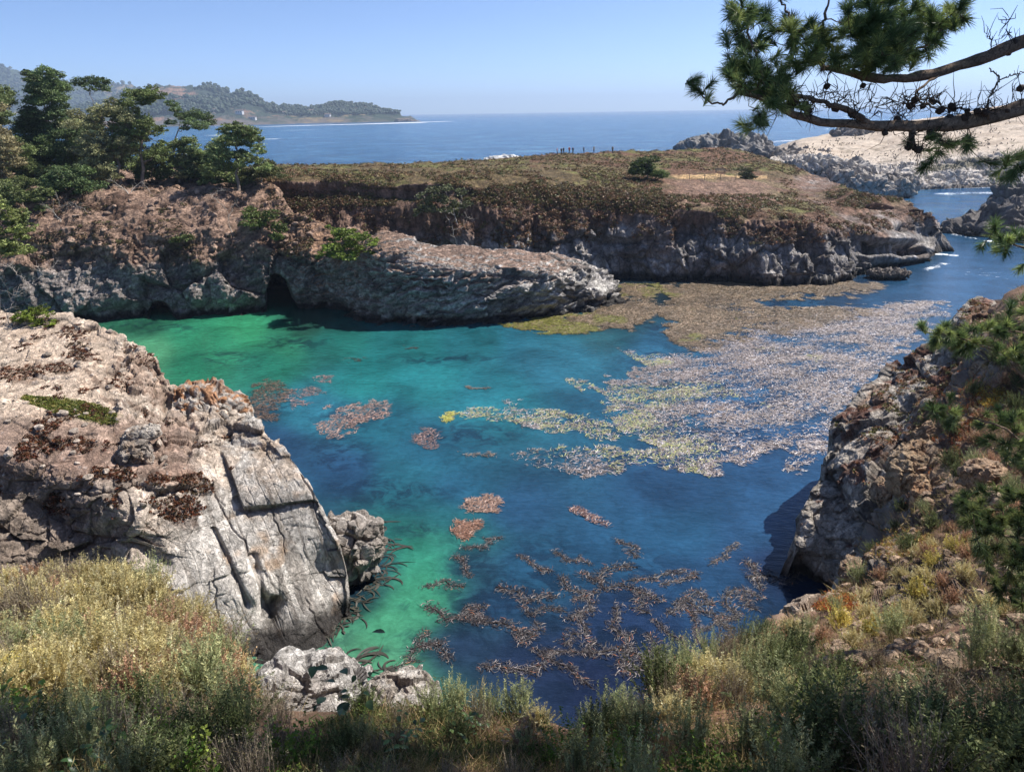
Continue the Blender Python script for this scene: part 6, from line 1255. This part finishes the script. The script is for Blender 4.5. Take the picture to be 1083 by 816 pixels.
def pine(name, label, basep, limbs, regions, bare, seed, trunk_r, cones=0, needle=.10, nn=70, w=.0022, group=None, twigr=.006, stray=(), trunk_top=None, dark=1.0, dspread=.5, crown=None):
    rng = np.random.default_rng(seed); B = np.array(basep, float); root = empty(name, B); tag(root, label, 'pine tree', group)
    wood = Acc(); nd_ = Acc(); nodes = []
    top = trunk_top if trunk_top is not None else B + np.array([0, 0, 6])
    T = wig(B - np.array([0, 0, .5]), top, 12, .012, rng); v, f = tube(T - B, np.linspace(trunk_r, trunk_r * .5, 12), 12); wood.add(v, f, lin((112, 92, 78)))
    for L in limbs:      # (list of (px, py, depth), r0, r1)
        pts = np.array([pt(*q) for q in L[0]]); t = np.linspace(0, 1, len(pts)); tt = np.linspace(0, 1, 26); P = np.stack([np.interp(tt, t, pts[:, k]) for k in range(3)], 1)
        P[1:-1] = (P[:-2] + 2 * P[1:-1] + P[2:]) / 4; P[1:-1] = (P[:-2] + 2 * P[1:-1] + P[2:]) / 4; P += rng.normal(0, .006, P.shape)
        r = np.linspace(L[1], L[2], 26) * rng.uniform(.84, 1.18, 26); v, f = tube(P - B, r, 10); wood.add(v, f, lin((150, 128, 108)) * rng.uniform(.85, 1.1))
        nodes += [(P[i], r[i]) for i in range(26)]
    tips = []
    for (poly_, n, d0) in regions:
        xs = [p[0] for p in poly_]; ys = [p[1] for p in poly_]; k = 0
        while k < n:
            x = rng.uniform(min(xs), max(xs)); y = rng.uniform(min(ys), max(ys))
            if inpoly(np.array([x]), np.array([y]), poly_)[0]: tips.append((pt(x, y, d0 + rng.normal(0, dspread * .55)), 1)); k += 1
    for (x, y, d0) in stray: tips.append((pt(x, y, d0), 1))
    for (poly_, n, d0) in bare:
        xs = [p[0] for p in poly_]; ys = [p[1] for p in poly_]; k = 0
        while k < n:
            x = rng.uniform(min(xs), max(xs)); y = rng.uniform(min(ys), max(ys))
            if inpoly(np.array([x]), np.array([y]), poly_)[0]: tips.append((pt(x, y, d0 + rng.normal(0, dspread * .4)), 0)); k += 1
    Nn = [n[0] for n in nodes]; Rn = [n[1] for n in nodes]
    lim = np.array(Nn); tips.sort(key=lambda q: np.min(np.linalg.norm(lim - q[0], axis=1)))
    cpts = []
    for e, kind in tips:
        A = np.array(Nn); d = np.linalg.norm(A - e, axis=1); i = int(np.argmin(d)); q = A[i]
        m = 5; P = wig(q, e, m, .05, rng, -.05); r0 = min(Rn[i] * .75, max(twigr, d[i] * .022)); r = np.linspace(r0, twigr * (.6 if kind else .35), m); v, f = tube(P - B, r, 5); wood.add(v, f, lin((96, 78, 66)) * rng.uniform(.7, 1.2))
        Nn += [P[1], P[2], P[3]]; Rn += [r[1], r[2], r[3]]
        dr = e - P[-2]; dr = dr / (np.linalg.norm(dr) + 1e-9) + rng.normal(0, .25, 3) + np.array([0, 0, .25])
        if kind:
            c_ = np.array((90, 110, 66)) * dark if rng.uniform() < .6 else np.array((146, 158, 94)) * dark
            v, f, c = tuft(e, dr, rng, nn, needle * rng.uniform(.8, 1.15), w, c_); nd_.add(v - B, f, c)
            if rng.uniform() < .5: v, f, c = tuft(P[3], dr + rng.normal(0, .5, 3), rng, nn // 2, needle * .9, w, c_); nd_.add(v - B, f, c)
        else:
            for _ in range(5):
                k = rng.integers(1, m); g = P[k] + rng.normal(0, 1, 3) * .07 + np.array([0, 0, rng.choice([-.03, .05])]); v, f = tube(wig(P[k], g, 3, .1, rng) - B, np.linspace(.004, .0015, 3), 4); wood.add(v, f, lin((88, 76, 66)))
            cpts.append(P[rng.integers(1, m)])
    if crown:
        cr_ = Acc()
        for (cx, cy_, cz, r) in crown:
            c = np.array([cx, cy_, cz]); i = int(np.argmin(np.linalg.norm(T - c, axis=1) + np.abs(T[:, 2] - cz + 1.2))); P = wig(T[i], c, 8, .03, rng, -.03); v, f = tube(P - B, np.linspace(.09, .02, 8), 6); wood.add(v, f, lin((120, 98, 82)))
            pad_leaves(cr_, c - B, r, r * .4, int(900 * r), .075, lin((84, 104, 58)), rng)
        cr_.mesh('crown', NEED_M, root)
    wood.mesh('trunk', PBARK_M, root, smooth=True); nd_.mesh('needles', NEED_M, root)
    if cones and cpts:
        cv, cf = cone_mesh(); c0 = None
        for k in range(min(cones, len(cpts))):
            p = cpts[k] - B + np.array([0, 0, -.01])
            if c0 is None: c0 = o = mesh_np('pine_cone', cv, cf, CONE_M, root)
            else: o = c0.copy(); COL.objects.link(o); o.parent = root
            o.location = [float(x) for x in p]; o.rotation_euler = (rng.uniform(-.8, .8), rng.uniform(-.8, .8), 0); s = rng.uniform(.7, 1.2); o.scale = (s, s, s)
    return root
D = 6.2
pine('pine_tree', 'big pine off to the right reaching two limbs of needles over the view', (6.3, 6.0, 19.4),
     [([(1330, 10, 6.6), (1200, 6, 6.5), (1083, 42, 6.4), (1040, 62, 6.3), (1010, 72, 6.3), (960, 84, 6.2), (925, 84, 6.2), (895, 76, 6.2), (870, 72, 6.1)], .07, .02),
      ([(1330, 60, 6.5), (1200, 84, 6.4), (1083, 114, 6.3), (1045, 126, 6.3), (1000, 132, 6.2), (960, 134, 6.2), (920, 132, 6.1), (880, 130, 6.1), (850, 127, 6.0), (825, 115, 6.0), (805, 103, 6.0), (780, 98, 5.9)], .078, .012),
      ([(1000, 76, 6.3), (985, 84, 6.2), (965, 100, 6.1), (980, 112, 6.2), (1010, 118, 6.2)], .012, .006),
      ([(920, 132, 6.1), (895, 115, 6.0), (870, 108, 6.0), (840, 100, 5.9)], .028, .012),
      ([(963, 134, 6.2), (964, 146, 6.2), (966, 158, 6.2)], .03, .02),
      ([(780, 98, 5.9), (765, 112, 5.9), (748, 106, 5.9), (734, 92, 5.9), (731, 82, 5.9)], .010, .004),
      ([(825, 115, 6.0), (810, 90, 6.0), (800, 60, 6.0), (790, 30, 6.0), (786, 10, 6.0)], .014, .006),
      ([(870, 74, 6.1), (862, 50, 6.1), (872, 20, 6.1), (880, -15, 6.1)], .016, .008),
      ([(848, 40, 6.0), (836, 20, 6.0), (826, 0, 6.0), (815, -12, 6.0)], .010, .006),
      ([(925, 84, 6.2), (960, 60, 6.2), (990, 40, 6.1), (1015, 12, 6.1)], .014, .006),
      ([(1046, 128, 6.2), (1044, 108, 6.1), (1058, 82, 6.1), (1046, 72, 6.1)], .011, .005), ([(1058, 84, 6.1), (1075, 78, 6.1), (1090, 76, 6.1)], .006, .003)],
     [([(768, 5), (800, 0), (838, 20), (880, 20), (900, -10), (975, -10), (990, 20), (965, 45), (985, 60), (968, 78), (925, 76), (890, 72), (850, 76), (830, 95), (800, 88), (775, 75), (765, 40)], 260, 6.1),
      ([(764, 60), (800, 70), (830, 90), (850, 115), (820, 112), (790, 100), (770, 92)], 56, 6.0), ([(975, 30), (1000, 10), (1024, 0), (1022, 20), (1000, 40), (985, 52)], 28, 6.1), ([(900, 20), (960, 10), (970, 60), (910, 70)], 80, 6.1),
      ([(780, 122), (806, 118), (812, 134), (796, 140), (784, 132)], 7, 5.9), ([(958, 150), (1000, 140), (1035, 142), (1040, 168), (1000, 160), (975, 180)], 14, 6.3), ([(1045, 170), (1083, 160), (1100, 190), (1060, 192)], 16, 6.3)],
     [([(850, 85), (930, 92), (1000, 92), (1083, 90), (1083, 118), (1000, 126), (900, 126), (850, 118)], 80, 6.15), ([(1030, 20), (1083, 10), (1083, 60), (1045, 58)], 7, 6.2), ([(940, 138), (1010, 136), (990, 158), (960, 156)], 16, 6.2), ([(800, 90), (850, 90), (860, 125), (820, 125)], 22, 6.0)],
     11, .30, cones=46, nn=95, w=.0019, needle=.105, stray=[(734, 84, 5.9), (738, 96, 5.9), (748, 104, 5.9), (752, 88, 5.9), (830, -5, 6), (818, -8, 6), (733, 90, 5.9)], trunk_top=np.array([6.0, 6.2, 31.0]), dspread=.5,
     crown=[(random.Random(i).uniform(.5, 12.5), 6.6 + (i % 4) * .85 + random.Random(i + 50).uniform(-.3, .3), random.Random(i + 90).uniform(27.8, 30.2), random.Random(i + 30).uniform(.7, 1.15)) for i in range(26)])
def slope_pine(label, x, y, h, regions, seed, dark=1.0, nn=80, needle=.12, w=.003, tr=.05):
    g = ground(x, y); 
    if g is None: return
    B = g[0]; dep = (B - CAM) @ _f
    regs = [(p, n, dep + dd) for p, n, dd in regions]; c = [(np.mean([q[0] for q in p]), np.mean([q[1] for q in p])) for p, n, dd in regions]
    bx, by = pix(B); tx, ty = c[0]; t0 = pt(tx, ty, dep + regions[0][2])
    limbs = [([(bx, by, dep), (max(bx, 1125), by * .5 + ty * .5, dep + regions[0][2] * .6), (max(1105, tx + 20), ty + 8, dep + regions[0][2]), (tx, ty, dep + regions[0][2])], tr, tr * .3)] + [([(max(bx, 1125), by * .3 + q[1] * .7 + 20, dep + dd_ * .6), (max(1060, q[0] + 30) if q[0] < 1060 else 1105, q[1] + 16, dep + dd_), (q[0], q[1], dep + dd_)], tr * .5, tr * .2) for q, dd_ in zip(c[1:], [r[2] for r in regions[1:]])]
    pine('young_pine', label, B, limbs, regs, [], seed, tr, needle=needle, nn=nn, w=w, group='young pines on the right slope', trunk_top=pt(max(bx, 1135), min(by, ty) - 10, dep), dark=dark, dspread=.6, twigr=.008)
slope_pine('young pine reaching in from the picture edge below the big limb', 1130, 560, 2, [([(1035, 240), (1055, 234), (1083, 245), (1110, 250), (1110, 292), (1070, 284), (1035, 266)], 30, -9)], 41, needle=.13, w=.003, nn=90, tr=.03)
slope_pine('young pine with bright tufts crossing the cliff skyline', 1135, 620, 2, [([(1040, 330), (1083, 310), (1110, 320), (1110, 400), (1060, 380), (1035, 360)], 60, -1.5), ([(974, 345), (990, 336), (1004, 346), (1010, 358), (992, 366), (976, 360)], 12, -1.2), ([(1004, 350), (1030, 342), (1036, 366), (1010, 376)], 16, -1.2), ([(984, 424), (1004, 418), (1016, 434), (1008, 450), (988, 446)], 14, -1.5), ([(1030, 440), (1060, 430), (1100, 436), (1110, 500), (1070, 490), (1040, 466)], 55, -1)], 43, needle=.17, w=.004, nn=100, tr=.05)
slope_pine('dark shaded pine at the right edge above the lower bank', 1110, 690, 2, [([(1012, 522), (1040, 512), (1083, 520), (1110, 540), (1110, 640), (1060, 640), (1040, 590), (1020, 560)], 120, -1)], 46, needle=.14, w=.0035, nn=100, dark=.75)  # needle colour darkened to paint in the shade there
# ------------------------------------------------------------------ people, bench and rope fence on the headland
SHIRTS = [((150, 60, 54), (50, 54, 70)), ((44, 48, 60), (60, 56, 60)), ((170, 60, 60), (52, 52, 60)), ((90, 96, 110), (46, 46, 54)), ((200, 196, 190), (70, 74, 90)), ((60, 70, 96), (44, 44, 50)), ((40, 40, 46), (92, 84, 72)), ((120, 110, 96), (50, 54, 66))]
SKIN_M = flat_mat('skin', tuple(lin((196, 150, 124))), .6, .05); HAIR_M = flat_mat('hair', (.04, .03, .02), .7)
def person(loc, h, shirt, trous, rz, seed, label, step=.12):
    import bmesh
    me = bpy.data.meshes.new('body'); k = h / 1.72
    J = [(0, 0, .95), (0, 0, 1.18), (0, 0, 1.42), (0, .01, 1.52), (0, .02, 1.64), (.18, 0, 1.40), (.24, .02, 1.13), (.23, .10, .90), (-.18, 0, 1.40), (-.24, -.02, 1.13), (-.23, .06, .90), (.09, 0, .90), (.10, step * .5, .50), (.10, step, .07), (.10, step + .14, .03), (-.09, 0, .90), (-.10, -step * .3, .50), (-.10, -step, .07), (-.10, -step + .14, .03)]
    E_ = [(0, 1), (1, 2), (2, 3), (3, 4), (2, 5), (5, 6), (6, 7), (2, 8), (8, 9), (9, 10), (0, 11), (11, 12), (12, 13), (13, 14), (0, 15), (15, 16), (16, 17), (17, 18)]
    Rr = [.145, .13, .15, .055, .105, .055, .045, .035, .055, .045, .035, .09, .062, .042, .04, .09, .062, .042, .04]
    me.from_pydata([(a * k, b * k, c * k) for a, b, c in J], E_, []); o = bpy.data.objects.new('body', me); COL.objects.link(o)
    md = o.modifiers.new('s', 'SKIN'); o.modifiers.new('ss', 'SUBSURF').levels = 1
    me.skin_vertices.new() if not me.skin_vertices else None
    for v, r in zip(me.skin_vertices[0].data, Rr): v.radius = (r * k, r * k)
    me.skin_vertices[0].data[0].use_root = True
    dg = bpy.context.evaluated_depsgraph_get(); me2 = bpy.data.meshes.new_from_object(o.evaluated_get(dg)); bpy.data.objects.remove(o)
    me2.materials.clear()
    for m in (SKIN_M, flat_mat('shirt_cloth', tuple(lin(shirt)), .9, .1), flat_mat('trouser_cloth', tuple(lin(trous)), .9, .1), HAIR_M): me2.materials.append(m)
    for p in me2.polygons:
        c = p.center / k; p.material_index = 3 if (c.z > 1.66 or (c.z > 1.58 and c.y < .0)) else 0 if c.z > 1.47 else 1 if (c.z > .93 and not (abs(c.x) > .2 and c.z < 1.1)) else 2 if abs(c.x) < .2 and c.z > .1 else 0 if abs(c.x) > .18 else 2; p.use_smooth = True
    o = bpy.data.objects.new('person', me2); COL.objects.link(o); o.location = [float(v) for v in loc]; o.rotation_euler = (0, 0, rz)
    tag(o, label, 'person', 'walkers on the headland'); return o
PL = ['walker in a red top at the left end of the group on the headland', 'walker all in dark clothes beside the red topped one', 'walker in a crimson top third along the headland skyline', 'walker in a grey top in the middle of the skyline group', 'walker in a pale top with dark trousers on the skyline', 'walker in a navy top just right of the pale topped one', 'walker in black with khaki trousers near the group\'s right end', 'walker in a brown top at the right end of the skyline group']
for i, (x, y) in enumerate(((589, 162.5), (596, 162.5), (602, 162), (617, 161.5), (628, 161), (606, 162), (594, 162.6), (648, 161))):
    p = snap(HEAD, x, y + 1.0); person((p[0], p[1], p[2] - .05), 1.72 if i % 3 else 1.62, *SHIRTS[i], rg.uniform(0, 6.28), i, PL[i])
WOOD_M = flat_mat('weathered_wood', (.22, .18, .14), .9, .25, 6); ROPE_M = flat_mat('rope_fibre', (.35, .29, .2), .95, .1)
pf = []
for i, (x, y) in enumerate(((712, 189.5), (729, 190), (745, 190.3), (762, 190.4), (778, 190.2), (795, 189.8), (812, 189))):
    p = snap(HEAD, x, y); pf.append(p)
f = empty('rope_fence', pf[0]); tag(f, 'low rope fence on wooden posts along the sandy trail', 'fence')
for p in pf:
    v, q = tube([(p - pf[0]) + np.array([0, 0, z]) for z in (-.3, .4, 1.0)], [.06, .06, .055], 8); mesh_np('post', v, q, WOOD_M, f)
for a, b in zip(pf[:-1], pf[1:]):
    t_ = np.linspace(0, 1, 9)[:, None]; P = (a * (1 - t_) + b * t_) - pf[0]; P[:, 2] += .85 - .35 * np.sin(np.pi * t_[:, 0]) ; v, q = tube(P, .022, 5); mesh_np('rope', v, q, ROPE_M, f)
p = snap(HEAD, 762, 182.5); b_ = empty('park_bench', (p[0], p[1], p[2] + .05), .1); tag(b_, 'weathered wooden bench on the far side of the sandy trail', 'bench')
boxes('seat', [(-1.1, 1.1, -.25 + .17 * k, -.11 + .17 * k, .45, .5) for k in range(3)], WOOD_M, b_); boxes('backrest', [(-1.1, 1.1, .28, .32, .55 + .17 * k, .68 + .17 * k) for k in range(2)], WOOD_M, b_)
for sx in (-.95, .95): boxes('leg', [(sx - .05, sx + .05, -.24, -.16, -.2, .45)], WOOD_M, b_); boxes('leg', [(sx - .05, sx + .05, .2, .275, -.2, .9)], WOOD_M, b_)
# ------------------------------------------------------------------ sea air
hm, ht = mat('sea_air'); pv = nd(ht, 'VolumePrincipled'); pv.inputs['Color'].default_value = (.62, .78, 1.0, 1); pv.inputs['Density'].default_value = 1.25e-4; pv.inputs['Anisotropy'].default_value = .2
_o = nd(ht, 'OutputMaterial'); ht.links.new(pv.outputs[0], _o.inputs[1])
zmin, zmax = -22.0, 330.0
hz = mesh_np('haze', boxV(-22000, 22000, -60, 17500, zmin, zmax), BOXF, hm, smooth=False); tag(hz, 'thin blue sea haze over the bay', 'haze', kind='stuff')
